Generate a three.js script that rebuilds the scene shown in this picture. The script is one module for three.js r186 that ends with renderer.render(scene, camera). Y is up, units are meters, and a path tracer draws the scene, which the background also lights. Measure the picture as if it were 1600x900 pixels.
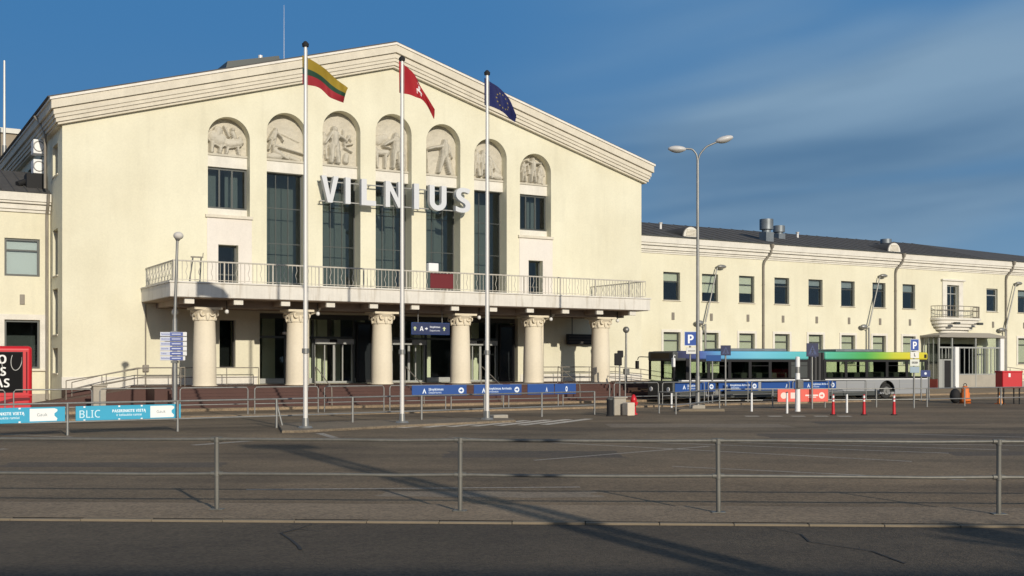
import * as THREE from 'three';
import { mergeGeometries } from 'three/addons/utils/BufferGeometryUtils.js';
import { RoundedBoxGeometry } from 'three/addons/geometries/RoundedBoxGeometry.js';
import { TextGeometry } from 'three/addons/geometries/TextGeometry.js';
import { FontLoader } from 'three/addons/loaders/FontLoader.js';

// ------------------------------------------------------------------ camera, sky, sun, exposure
// x runs along the terminal front, +z points out of it towards the car park. The car park is laid out at 30.6 degrees to the terminal.
const A = THREE.MathUtils.degToRad(30.6), EYE = new THREE.Vector3(0, 2.2, 59.4);
const scene = new THREE.Scene();
const camera = new THREE.PerspectiveCamera(2 * Math.atan(450 / 1770) * 180 / Math.PI, 16 / 9, 0.1, 6000);
camera.position.copy(EYE);
camera.lookAt(EYE.x + Math.sin(A), EYE.y, EYE.z - Math.cos(A));
camera.setViewOffset(1600, 900, 0, -117, 1600, 900);

const SUN_EL = THREE.MathUtils.degToRad(17.8), SUN_AZ = THREE.MathUtils.degToRad(4.6);       // sun behind the viewer, a little to the left of the facade's normal
const sunDir = new THREE.Vector3(-Math.sin(SUN_AZ) * Math.cos(SUN_EL), Math.sin(SUN_EL), Math.cos(SUN_AZ) * Math.cos(SUN_EL));

function hash(i, j, s) { let t = (i * 374761393 + j * 668265263 + s * 2147483647 + 1274126177) | 0; t = Math.imul(t ^ (t >>> 13), 1274126177); return ((t ^ (t >>> 16)) >>> 0) / 4294967296; }
function vnoise(x, y, px, py, s) {                                        // value noise that tiles every px, py
  const i = Math.floor(x), j = Math.floor(y), u = x - i, v = y - j, a = u * u * (3 - 2 * u), b = v * v * (3 - 2 * v);
  const w = (k, n) => ((k % n) + n) % n, h = (m, n) => hash(w(m, px), w(n, py), s);
  return (h(i, j) * (1 - a) + h(i + 1, j) * a) * (1 - b) + (h(i, j + 1) * (1 - a) + h(i + 1, j + 1) * a) * b;
}
function fbm(x, y, p, oct, s) { let t = 0, a = 0.5, n = 0; for (let o = 0; o < oct; o++) { t += a * vnoise(x, y, p, p, s + o); n += a; a *= 0.5; x *= 2; y *= 2; p *= 2; } return t / n; }
const mix = (a, b, t) => a + (b - a) * t, sat = (t) => Math.min(1, Math.max(0, t)), smooth = (a, b, t) => { t = sat((t - a) / (b - a)); return t * t * (3 - 2 * t); };

const AZ0 = Math.atan2(-Math.cos(A), Math.sin(A));
function makeSky() {
  const W = 2048, H = 1024, d = new Float32Array(W * H * 4), v = new THREE.Vector3();
  for (let y = 0; y < H; y++) for (let x = 0; x < W; x++) {
    const el = ((y + 0.5) / H - 0.5) * Math.PI, az = ((x + 0.5) / W - 0.5) * 2 * Math.PI;
    v.set(Math.cos(el) * Math.cos(az), Math.sin(el), Math.cos(el) * Math.sin(az));
    const e = Math.max(0, el), h = Math.exp(-e / 0.16), g = Math.acos(THREE.MathUtils.clamp(v.dot(sunDir), -1, 1));
    // clear air: deep blue above, paler towards the horizon, bright and warm round the sun
    const zen = 1 - 0.62 * smooth(0.33, 1.1, e);                          // darkest overhead, a right angle from the low sun
    const D = 180 / Math.PI, de = Math.max(0, el) * D, da = Math.atan2(Math.sin(az - AZ0), Math.cos(az - AZ0)) * D;   // degrees above the horizon, degrees right of the view
    const side = smooth(-4, 16, da) * (1 - smooth(120, 165, da)), hz = h * (0.55 + 0.6 * side);
    let r = mix(0.034, 0.170, hz) * zen, gg = mix(0.172, 0.335, hz) * zen, b = mix(0.410, 0.500, hz) * zen;
    const au = 1.7 * Math.exp(-g / 0.24) + 0.24 * Math.exp(-g / 0.8);
    r += au * 1.0; gg += au * 0.84; b += au * 0.62;
    if (el > -0.05) {                                                     // thin sheets and streaks of high cloud, thickest over the far end of the terminal
      const wq = fbm(da * 0.045 + 20, de * 0.10 + 5, 4096, 3, 14) - 0.5, t = de - 0.13 * da + wq * 3.2;
      const big = fbm(da * 0.035 + 40, t * 0.20 + 60, 4096, 4, 11), wisp = fbm(da * 0.06 + 30, t * 0.75 + 50, 4096, 5, 23), fine = fbm(da * 0.16 + 12, t * 2.2 + 80, 4096, 3, 37);
      const env = (1 - smooth(7.5, 16, de + wq * 8)) * (0.05 + 0.95 * side), veil = smooth(0.46, 0.72, big) * side * 0.42;
      const c = sat(env * (0.35 + 0.95 * smooth(0.32, 0.64, big * 0.75 + wisp * 0.25)) + veil);
      const l = sat(sat((big * 0.45 + wisp * 0.40 + fine * 0.15 - 0.40) * 3.4) * 0.62 + 0.55 * smooth(9.5, 14.5, de) + 0.62 * (1 - smooth(2.5, 6.5, de - 0.10 * da + wq * 2)));
      r = mix(r, mix(0.088, 0.240, l), c * 0.85); gg = mix(gg, mix(0.182, 0.365, l), c * 0.85); b = mix(b, mix(0.312, 0.495, l), c * 0.85);
    }
    if (el < 0) { const t = smooth(0, 0.12, -el); r = mix(r, 0.12, t); gg = mix(gg, 0.11, t); b = mix(b, 0.10, t); }
    d.set([r, gg, b, 1], (y * W + x) * 4);
  }
  const t = new THREE.DataTexture(d, W, H, THREE.RGBAFormat, THREE.FloatType);
  t.mapping = THREE.EquirectangularReflectionMapping; t.magFilter = THREE.LinearFilter; t.needsUpdate = true;
  return t;
}
const sky = makeSky();
scene.background = sky; scene.environment = sky;
const sun = new THREE.DirectionalLight(new THREE.Color(1, 0.908, 0.77), 3.5);
sun.position.copy(sunDir).multiplyScalar(160).add(new THREE.Vector3(30, 0, 15)); sun.target.position.set(30, 0, 15);
sun.castShadow = true; sun.shadow.mapSize.set(4096, 4096);
Object.assign(sun.shadow.camera, { left: -75, right: 75, top: 45, bottom: -45, near: 1, far: 400 });
scene.add(sun, sun.target);
const renderer = new THREE.WebGLRenderer({ antialias: true });
renderer.toneMapping = THREE.LinearToneMapping; renderer.toneMappingExposure = 1.0;
renderer.shadowMap.enabled = true;

// ------------------------------------------------------------------ helpers
const font = await new FontLoader().loadAsync('fonts/droid/droid_sans_bold.typeface.json');
let seed = 7; const rnd = () => { seed = (seed + 0x6d2b79f5) | 0; let t = Math.imul(seed ^ (seed >>> 15), 1 | seed); t = (t + Math.imul(t ^ (t >>> 7), 61 | t)) ^ t; return ((t ^ (t >>> 14)) >>> 0) / 4294967296; };
const site = (l, z) => [z * Math.sin(A) + l * Math.cos(A), EYE.z - z * Math.cos(A) + l * Math.sin(A)];   // car-park grid (l across, z away) to x, z
const V = (x, y, z) => new THREE.Vector3(x, y, z);
const SITE_TURN = -A;                                                      // turn of things that stand square to the car park
function metric(g) {                                                       // uv in metres, from the side each face looks to
  if (g.index) g = g.toNonIndexed();
  for (const k of Object.keys(g.attributes)) if (!['position', 'normal', 'uv'].includes(k)) g.deleteAttribute(k);
  const p = g.attributes.position, uv = new Float32Array(p.count * 2), a = V(), b = V(), c = V();
  for (let i = 0; i < p.count; i += 3) {
    a.fromBufferAttribute(p, i); b.fromBufferAttribute(p, i + 1); c.fromBufferAttribute(p, i + 2);
    const n = b.clone().sub(a).cross(c.clone().sub(a)), x = Math.abs(n.x), y = Math.abs(n.y), z = Math.abs(n.z);
    [a, b, c].forEach((q, k) => { const o = (i + k) * 2; if (z >= x && z >= y) { uv[o] = q.x; uv[o + 1] = q.y; } else if (x >= y) { uv[o] = q.z; uv[o + 1] = q.y; } else { uv[o] = q.x; uv[o + 1] = q.z; } });
  }
  g.setAttribute('uv', new THREE.BufferAttribute(uv, 2));
  return g;
}
const used = new Map();
function uniq(n) { const k = used.get(n) ?? 0; used.set(n, k + 1); return k ? n + '_' + String(k).padStart(3, '0') : n; }
function mesh(name, geos, mat, parent = scene, keepUV = false) {
  const list = (Array.isArray(geos) ? geos : [geos]).map((g) => (keepUV ? (g.index ? g.toNonIndexed() : g) : metric(g)));
  const m = new THREE.Mesh(list.length > 1 ? mergeGeometries(list) : list[0], mat);
  m.castShadow = m.receiveShadow = true; m.name = parent === scene ? uniq(name) : name; parent.add(m);
  return m;
}
function each(name, geos, mat, parent) { return geos.map((g) => mesh(name, g, mat, parent)); }
function again(name, geometry, mat, parent, x = 0, y = 0, z = 0) {       // another piece with a shared geometry
  const m = new THREE.Mesh(geometry, mat); m.castShadow = m.receiveShadow = true; m.name = name; m.position.set(x, y, z); parent.add(m); return m;
}
function tag(o, label, category, group, kind) { o.userData = { label, category }; if (group) o.userData.group = group; if (kind) o.userData.kind = kind; return o; }
function struct(o) { o.userData.kind = 'structure'; return o; }
function thing(name, label, category, [x, y, z] = [0, 0, 0], turn = 0, group) {
  const o = new THREE.Group(); o.name = uniq(name); o.position.set(x, y, z); o.rotation.y = turn; scene.add(o); return tag(o, label, category, group);
}
const box = (x0, x1, y0, y1, z0, z1) => new THREE.BoxGeometry(x1 - x0, y1 - y0, z1 - z0).translate((x0 + x1) / 2, (y0 + y1) / 2, (z0 + z1) / 2);
const rbox = (x0, x1, y0, y1, z0, z1, r = 0.02, s = 2) => new RoundedBoxGeometry(x1 - x0, y1 - y0, z1 - z0, s, r).translate((x0 + x1) / 2, (y0 + y1) / 2, (z0 + z1) / 2);
function rod(a, b, r0, r1 = r0, n = 10) {
  const d = b.clone().sub(a), g = new THREE.CylinderGeometry(r1, r0, d.length(), n);
  g.applyQuaternion(new THREE.Quaternion().setFromUnitVectors(V(0, 1, 0), d.clone().normalize()));
  const m = a.clone().add(b).multiplyScalar(0.5); return g.translate(m.x, m.y, m.z);
}
function bent(pts, r, n = 40, rad = 8) { return new THREE.TubeGeometry(new THREE.CatmullRomCurve3(pts, false, 'catmullrom', 0.3), n, r, rad); }
function poly(pts) { const s = new THREE.Shape(); pts.forEach(([x, y], i) => (i ? s.lineTo(x, y) : s.moveTo(x, y))); s.closePath(); return s; }
function hole(x0, x1, y0, y1) { const s = new THREE.Path(); s.moveTo(x0, y0); s.lineTo(x1, y0); s.lineTo(x1, y1); s.lineTo(x0, y1); s.closePath(); return s; }
function ext(shape, z0, z1, seg = 24) { return new THREE.ExtrudeGeometry(shape, { depth: z1 - z0, bevelEnabled: false, curveSegments: seg }).translate(0, 0, z0); }
function sheet(pts, y) {                                                   // flat ground polygon, pts as [x, z]
  const g = new THREE.ShapeGeometry(poly(pts.map(([x, z]) => [x, -z]))); return g.rotateX(-Math.PI / 2).translate(0, y, 0);
}
const siteRect = (l0, l1, z0, z1) => [site(l0, z0), site(l1, z0), site(l1, z1), site(l0, z1)];

// ------------------------------------------------------------------ materials
function tex(n, size, f, srgb) {                                           // f(u, v) -> [r, g, b] 0..1
  const d = new Uint8Array(n * n * 4);
  for (let y = 0; y < n; y++) for (let x = 0; x < n; x++) { const c = f(x / n, y / n); d.set([sat(c[0]) * 255, sat(c[1]) * 255, sat(c[2]) * 255, 255], (y * n + x) * 4); }
  const t = new THREE.DataTexture(d, n, n); t.wrapS = t.wrapT = THREE.RepeatWrapping; t.magFilter = THREE.LinearFilter; t.repeat.set(1 / size, 1 / size);
  if (srgb) t.colorSpace = THREE.SRGBColorSpace; t.needsUpdate = true; return t;
}
const grey = (f) => (u, v) => { const t = f(u, v); return [t, t, t]; };
const stuccoMap = tex(1024, 11, (u, v) => { const a = fbm(u * 6, v * 6, 6, 5, 3), b = fbm(u * 180, v * 180, 180, 2, 5), s = fbm(u * 30, v * 3, 30, 3, 8); const t = 0.90 + (a - 0.5) * 0.13 + (b - 0.5) * 0.07 + (s - 0.5) * 0.06 - smooth(0.60, 0.78, fbm(u * 22, v * 2, 22, 4, 130)) * 0.035; return [t, t * (0.997 + (a - 0.5) * 0.02), t * (0.99 + (a - 0.5) * 0.06)]; });
const stuccoBump = tex(512, 2.2, grey((u, v) => fbm(u * 64, v * 64, 64, 3, 9)));
const stoneMap = tex(512, 4, (u, v) => { const a = fbm(u * 8, v * 8, 8, 5, 13), b = fbm(u * 90, v * 90, 90, 2, 15), s = fbm(u * 40, v * 4, 40, 3, 18); const t = 0.88 + (a - 0.5) * 0.2 + (b - 0.5) * 0.10 + (s - 0.5) * 0.06; return [t, t * 0.99, t * 0.97]; });
const slabMap = tex(1024, 7, (u, v) => { const a = fbm(u * 8, v * 8, 8, 5, 113), s = fbm(u * 70, v * 2, 70, 4, 118), d = smooth(0.56, 0.74, fbm(u * 34, v * 3, 34, 3, 121)), b = fbm(u * 150, v * 150, 150, 2, 125); const t = 0.90 + (a - 0.5) * 0.22 + (s - 0.5) * 0.16 + (b - 0.5) * 0.08 - d * 0.13; return [t, t * (0.99 - d * 0.02), t * (0.975 - d * 0.05)]; });
const asphaltMap = tex(1024, 9, (u, v) => { const a = fbm(u * 5, v * 5, 5, 5, 21), b = fbm(u * 256, v * 256, 256, 2, 25), c = fbm(u * 40, v * 40, 40, 3, 29); const t = 0.72 + (a - 0.5) * 0.34 + (b - 0.5) * 0.62 + (c - 0.5) * 0.2; return [t, t * 0.985, t * 0.96]; });
const asphaltBump = tex(1024, 3, grey((u, v) => fbm(u * 200, v * 200, 200, 3, 31)));
const metalMap = tex(512, 3, (u, v) => { const a = fbm(u * 7, v * 7, 7, 5, 41), s = fbm(u * 50, v * 3, 50, 3, 45); const t = 0.8 + (a - 0.5) * 0.35 + (s - 0.5) * 0.25; return [t, t, t]; });
const roughNoise = tex(256, 5, grey((u, v) => 0.55 + 0.45 * fbm(u * 8, v * 8, 8, 4, 51)));
const C = (r, g, b) => new THREE.Color().setRGB(r, g, b);
const std = (r, g, b, o = {}) => new THREE.MeshStandardMaterial({ color: C(r, g, b), roughness: 0.85, ...o });
const M = {
  stucco: std(0.785, 0.75, 0.575, { map: stuccoMap, bumpMap: stuccoBump, bumpScale: 0.004, roughness: 0.95 }),
  cornice: std(0.74, 0.69, 0.575, { map: stoneMap, roughness: 0.92 }),
  white: std(0.79, 0.765, 0.69, { map: stoneMap, roughness: 0.9 }),
  slab: std(0.76, 0.735, 0.67, { map: slabMap, roughness: 0.9 }),
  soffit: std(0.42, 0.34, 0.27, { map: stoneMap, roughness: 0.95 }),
  relief: std(0.60, 0.565, 0.475, { map: stoneMap, roughness: 0.95 }),
  column: std(0.80, 0.72, 0.56, { map: stuccoMap, roughness: 0.9 }),
  steps: std(0.085, 0.036, 0.027, { map: stoneMap, roughness: 0.7 }),
  frame: std(0.075, 0.082, 0.078, { roughness: 0.5, metalness: 0.3 }),
  frameLight: std(0.34, 0.35, 0.33, { roughness: 0.5 }),
  black: std(0.012, 0.012, 0.013, { roughness: 0.8 }),
  glass: new THREE.MeshPhysicalMaterial({ color: C(0.74, 0.78, 0.76), roughness: 0.02, transmission: 1, thickness: 0, ior: 1.55 }),
  busGlass: new THREE.MeshPhysicalMaterial({ color: C(0.82, 0.88, 0.80), roughness: 0.02, transmission: 1, thickness: 0, ior: 1.5 }),
  glassClear: new THREE.MeshPhysicalMaterial({ color: C(0.93, 0.96, 0.94), roughness: 0.02, transmission: 1, thickness: 0, ior: 1.5 }),
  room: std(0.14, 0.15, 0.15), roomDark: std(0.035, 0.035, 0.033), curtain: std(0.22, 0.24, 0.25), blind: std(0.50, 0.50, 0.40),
  roof: std(0.105, 0.098, 0.09, { map: metalMap, roughness: 0.85 }),
  zinc: std(0.26, 0.29, 0.31, { map: metalMap, roughness: 0.5, metalness: 0.5 }),
  rail: std(0.60, 0.56, 0.48, { roughness: 0.6, map: metalMap }),
  pipe: std(0.30, 0.27, 0.22, { roughness: 0.6, map: metalMap }),
  galv: std(0.36, 0.36, 0.34, { roughness: 0.45, metalness: 0.55, map: metalMap }),
  fgRail: std(0.22, 0.215, 0.19, { roughness: 0.55, metalness: 0.35, map: metalMap }),
  pole: std(0.70, 0.68, 0.64, { roughness: 0.4, metalness: 0.1 }),
  letter: std(0.60, 0.615, 0.63, { roughness: 0.5 }), letterSide: std(0.45, 0.44, 0.42, { roughness: 0.6 }),
  asphalt: std(0.315, 0.230, 0.138, { map: asphaltMap, bumpMap: asphaltBump, bumpScale: 0.012, roughness: 0.93, vertexColors: true }),
  road: std(0.152, 0.117, 0.077, { map: asphaltMap, bumpMap: asphaltBump, bumpScale: 0.012, roughness: 0.92, vertexColors: true }),
  paving: std(0.36, 0.27, 0.175, { map: asphaltMap, bumpMap: asphaltBump, bumpScale: 0.008, roughness: 0.95 }),
  kerb: std(0.25, 0.205, 0.145, { map: stoneMap, roughness: 0.95 }),
  paint: std(0.78, 0.71, 0.60, { map: asphaltMap, roughness: 0.9 }),
  dark: std(0.03, 0.03, 0.03, { roughness: 0.9 }),
  rubber: std(0.02, 0.02, 0.02, { roughness: 0.85 }),
  red: std(0.55, 0.012, 0.02, { roughness: 0.4 }), redDark: std(0.13, 0.005, 0.010, { roughness: 0.7 }),
  orange: std(0.75, 0.18, 0.03, { roughness: 0.6 }), blue: std(0.02, 0.07, 0.26, { roughness: 0.5 }), whitePaint: std(0.8, 0.8, 0.78, { roughness: 0.5 }),
  concrete: std(0.42, 0.39, 0.33, { map: stoneMap }),
  bark: std(0.06, 0.045, 0.035), leaf: new THREE.MeshPhysicalMaterial({ color: C(0.06, 0.085, 0.03), roughness: 0.9, transmission: 0.3, thickness: 0 }),
};
function canvasMat(w, h, draw, o = {}) {
  const c = document.createElement('canvas'); c.width = w; c.height = h; const x = c.getContext('2d'); draw(x, w, h);
  const t = new THREE.CanvasTexture(c); t.colorSpace = THREE.SRGBColorSpace; t.anisotropy = 8;
  return new THREE.MeshStandardMaterial({ map: t, roughness: 0.55, ...o });
}
const plane = (x0, x1, y0, y1, z) => new THREE.PlaneGeometry(x1 - x0, y1 - y0).translate((x0 + x1) / 2, (y0 + y1) / 2, z);

// ------------------------------------------------------------------ ground
function asphaltGrid(l0, l1, z0, z1, nl, nz, y, tone) {
  const g = new THREE.PlaneGeometry(1, 1, nl, nz), p = g.attributes.position, col = new Float32Array(p.count * 3);
  for (let i = 0; i < p.count; i++) {
    const l = mix(l0, l1, p.getX(i) + 0.5), z = mix(z0, z1, p.getY(i) + 0.5), [X, Z] = site(l, z); p.setXYZ(i, X, y, Z);
    const t = tone(l, z); col.set(t, i * 3);
  }
  const h = g.toNonIndexed(), uv = new Float32Array(h.attributes.position.count * 2), q = h.attributes.position;
  for (let i = 0; i < q.count; i++) { uv[i * 2] = q.getX(i); uv[i * 2 + 1] = q.getZ(i); }
  h.setAttribute('uv', new THREE.BufferAttribute(uv, 2)); h.deleteAttribute('color'); 
  const out = new Float32Array(q.count * 3), idx = g.index.array; for (let i = 0; i < idx.length; i++) out.set(col.subarray(idx[i] * 3, idx[i] * 3 + 3), i * 3);
  h.setAttribute('color', new THREE.BufferAttribute(out, 3)); h.computeVertexNormals(); return h;
}
function rawMesh(name, g, mat) { const m = new THREE.Mesh(g, mat); m.name = uniq(name); m.receiveShadow = m.castShadow = true; scene.add(m); return struct(m); }
{
  const far = new THREE.PlaneGeometry(5000, 5000).rotateX(-Math.PI / 2).translate(0, -0.02, 0);
  struct(mesh('ground', far, std(0.14, 0.13, 0.11, { map: asphaltMap })));
  // worn asphalt: tyre-polished lanes, oil-dark patches and dusty pale ones, with a shape of their own
  const lot = (l, z) => {
    let t = 0.80 + (fbm(l * 0.16 + 50, z * 0.30 + 20, 4096, 4, 61) - 0.5) * 0.60 + (fbm(l * 0.05 + 9, z * 0.9 + 3, 4096, 3, 66) - 0.5) * 0.34;
    t *= 1 - 0.34 * smooth(0.54, 0.70, fbm(l * 0.22 + 90, z * 0.75 + 70, 4096, 4, 71));
    const w = fbm(l * 0.1 + 5, z * 0.1 + 8, 4096, 3, 75) - 0.5; return [t * (1 + w * 0.10), t, t * (1 - w * 0.12)];
  };
  rawMesh('car_park', asphaltGrid(-70, 80, 16.2, 110, 300, 260, 0.006, lot), M.asphalt);
  rawMesh('road', asphaltGrid(-70, 70, -14, 17, 140, 80, 0.0, (l, z) => { const t = 0.85 + (fbm(l * 0.2 + 20, z * 0.6 + 40, 4096, 4, 81) - 0.5) * 0.55; return [t, t, t]; }), M.road);
  // low strip between road and car park that carries the pipe railing
  struct(mesh('pavement', sheet([site(-24, 16.75), site(24, 14.35), site(24, 16.15), site(-24, 18.45)], 0.035), M.paving));
  const kerb = struct(new THREE.Group()); kerb.name = 'kerb'; scene.add(kerb);
  const kg = metric(rbox(-0.497, 0.497, -0.1, 0.03, -0.06, 0.06, 0.012));
  for (let i = -14; i < 14; i++) { const [x, z] = site(i + 0.5, 15.5 - 0.05 * (i + 0.5)), m = again('kerb_stone', kg, M.kerb, kerb, x, (hash(i, 3, 5) - 0.5) * 0.008, z); m.rotation.y = SITE_TURN - 0.05; }
  // cracks in the road
  const crack = (pts, w, y) => { const g = []; for (let i = 1; i < pts.length; i++) { const [a, b] = [pts[i - 1], pts[i]], dx = b[0] - a[0], dz = b[1] - a[1], n = Math.hypot(dx, dz), k = w * (0.5 + hash(i, 7, 3)) / 2; g.push(sheet([site(a[0] - dz / n * k, a[1] + dx / n * k), site(a[0] + dz / n * k, a[1] - dx / n * k), site(b[0] + dz / n * k, b[1] - dx / n * k), site(b[0] - dz / n * k, b[1] + dx / n * k)].reverse(), y)); } return g; };
  struct(mesh("road_crack", [...crack([[-2.72, 15.4], [-2.84, 14.95], [-2.98, 14.6], [-2.72, 14.0], [-2.55, 13.55], [-2.48, 13.3]], 0.035, 0.009), ...crack([[3.4, 15.2], [3.7, 14.5], [3.65, 13.9], [4.2, 13.2], [4.3, 12.4]], 0.025, 0.009), ...crack([[-2.84, 14.95], [-2.4, 14.7]], 0.025, 0.009)], M.dark));
}
{
  const pt = struct(new THREE.Group()); pt.name = 'asphalt_patch'; scene.add(pt);
  const pm = std(0.15, 0.118, 0.086, { map: asphaltMap, bumpMap: asphaltBump, bumpScale: 0.01, roughness: 0.95 }), pl = std(0.33, 0.262, 0.185, { map: asphaltMap, bumpMap: asphaltBump, bumpScale: 0.01, roughness: 0.95 });
  for (const [l0, l1, z0, z1, k] of [[7.5, 17, 33.0, 35.2, 0], [10.5, 22, 26.8, 28.0, 0], [-1.6, 2.6, 26.2, 28.2, 0], [0.4, 6.2, 31.4, 32.5, 0], [-2.2, 1.4, 18.5, 19.25, 1], [-11, -6.2, 23.8, 25.0, 0], [3.4, 9.6, 38.5, 40.8, 1], [11, 15, 40.5, 42.4, 0]]) {
    const pts = []; for (let i = 0; i < 24; i++) { const q = i / 24 * 4, e = Math.floor(q), f = q - e, j = (hash(i, Math.round(l0 * 10), 6) - 0.5) * 0.22; pts.push(e === 0 ? site(mix(l0, l1, f), z0 + j) : e === 1 ? site(l1 + j, mix(z0, z1, f)) : e === 2 ? site(mix(l1, l0, f), z1 + j) : site(l0 + j, mix(z1, z0, f))); }
    mesh('patch', sheet(pts, 0.0075), k ? pl : pm, pt);
  }
}
const strip = (l0, z0, l1, z1, w, y = 0.009) => { const dx = l1 - l0, dz = z1 - z0, n = Math.hypot(dx, dz), a = -dz / n * w / 2, b = dx / n * w / 2; return sheet([site(l0 - a, z0 - b), site(l1 - a, z1 - b), site(l1 + a, z1 + b), site(l0 + a, z0 + b)], y); };
{
  const mk = struct(new THREE.Group()); mk.name = 'parking_marking'; scene.add(mk);
  const faint = std(0.50, 0.45, 0.38, { map: asphaltMap, roughness: 0.95 });
  for (const [a, b, c, d, w] of [[-1.9, 33.5, 8.9, 25.2, 0.12], [2.4, 32, 10.6, 27.5, 0.12], [5.6, 31.5, 12.5, 28.5, 0.12], [0.5, 25.5, 5.2, 29.8, 0.12], [-8.5, 30.2, -7.1, 32.2, 0.28], [3.4, 24, 8.5, 21.2, 0.1], [9, 31, 14, 30, 0.12], [-13.5, 28.2, -12.9, 28.9, 0.3], [-6, 35.3, -5.2, 33.2, 0.25], [-4.6, 19.6, 1.2, 20.0, 0.11], [10, 36, 16, 33, 0.12], [-16, 35, -13, 33.5, 0.15]]) mesh('bay_line', strip(a, b, c, d, w), faint, mk);
  for (let i = 0; i < 8; i++) { const l = -4.6 + i * 0.82; mesh('hatch_stripe', strip(l, 37.9 + i * 0.33, l + 1.9, 41.6 + i * 0.4, 0.36), M.paint, mk); }
  for (let i = 0; i < 5; i++) mesh('crossing_stripe', strip(9.6 + i * 0.95, 46.6, 10.15 + i * 0.95, 46.6, 0.5), M.paint, mk);
}
// pavement in front of the terminal, lane islands, flagpole island
struct(mesh('pavement', [box(-60, 110, -0.2, 0.12, -4, 8.2)], M.paving));
struct(mesh('lane_island', [rbox(2, 50, -0.2, 0.10, 13.4, 14.7, 0.03), rbox(54, 66, -0.2, 0.10, 13.4, 14.7, 0.03)], M.paving));
{
  const isl = poly([[11.9, -25.2], [12.4, -25.4], [17, -24.1], [21.4, -23.4], [22.0, -22.2], [21.2, -21.1], [13.5, -20.9], [13.1, -21.3]]);
  struct(mesh('flagpole_island', new THREE.ExtrudeGeometry(isl, { depth: 0.27, bevelEnabled: true, bevelSize: 0.04, bevelThickness: 0.03, bevelSegments: 2 }).rotateX(-Math.PI / 2).translate(0, -0.21, 0), std(0.27, 0.215, 0.15, { map: asphaltMap, roughness: 0.95 })));
}

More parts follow.
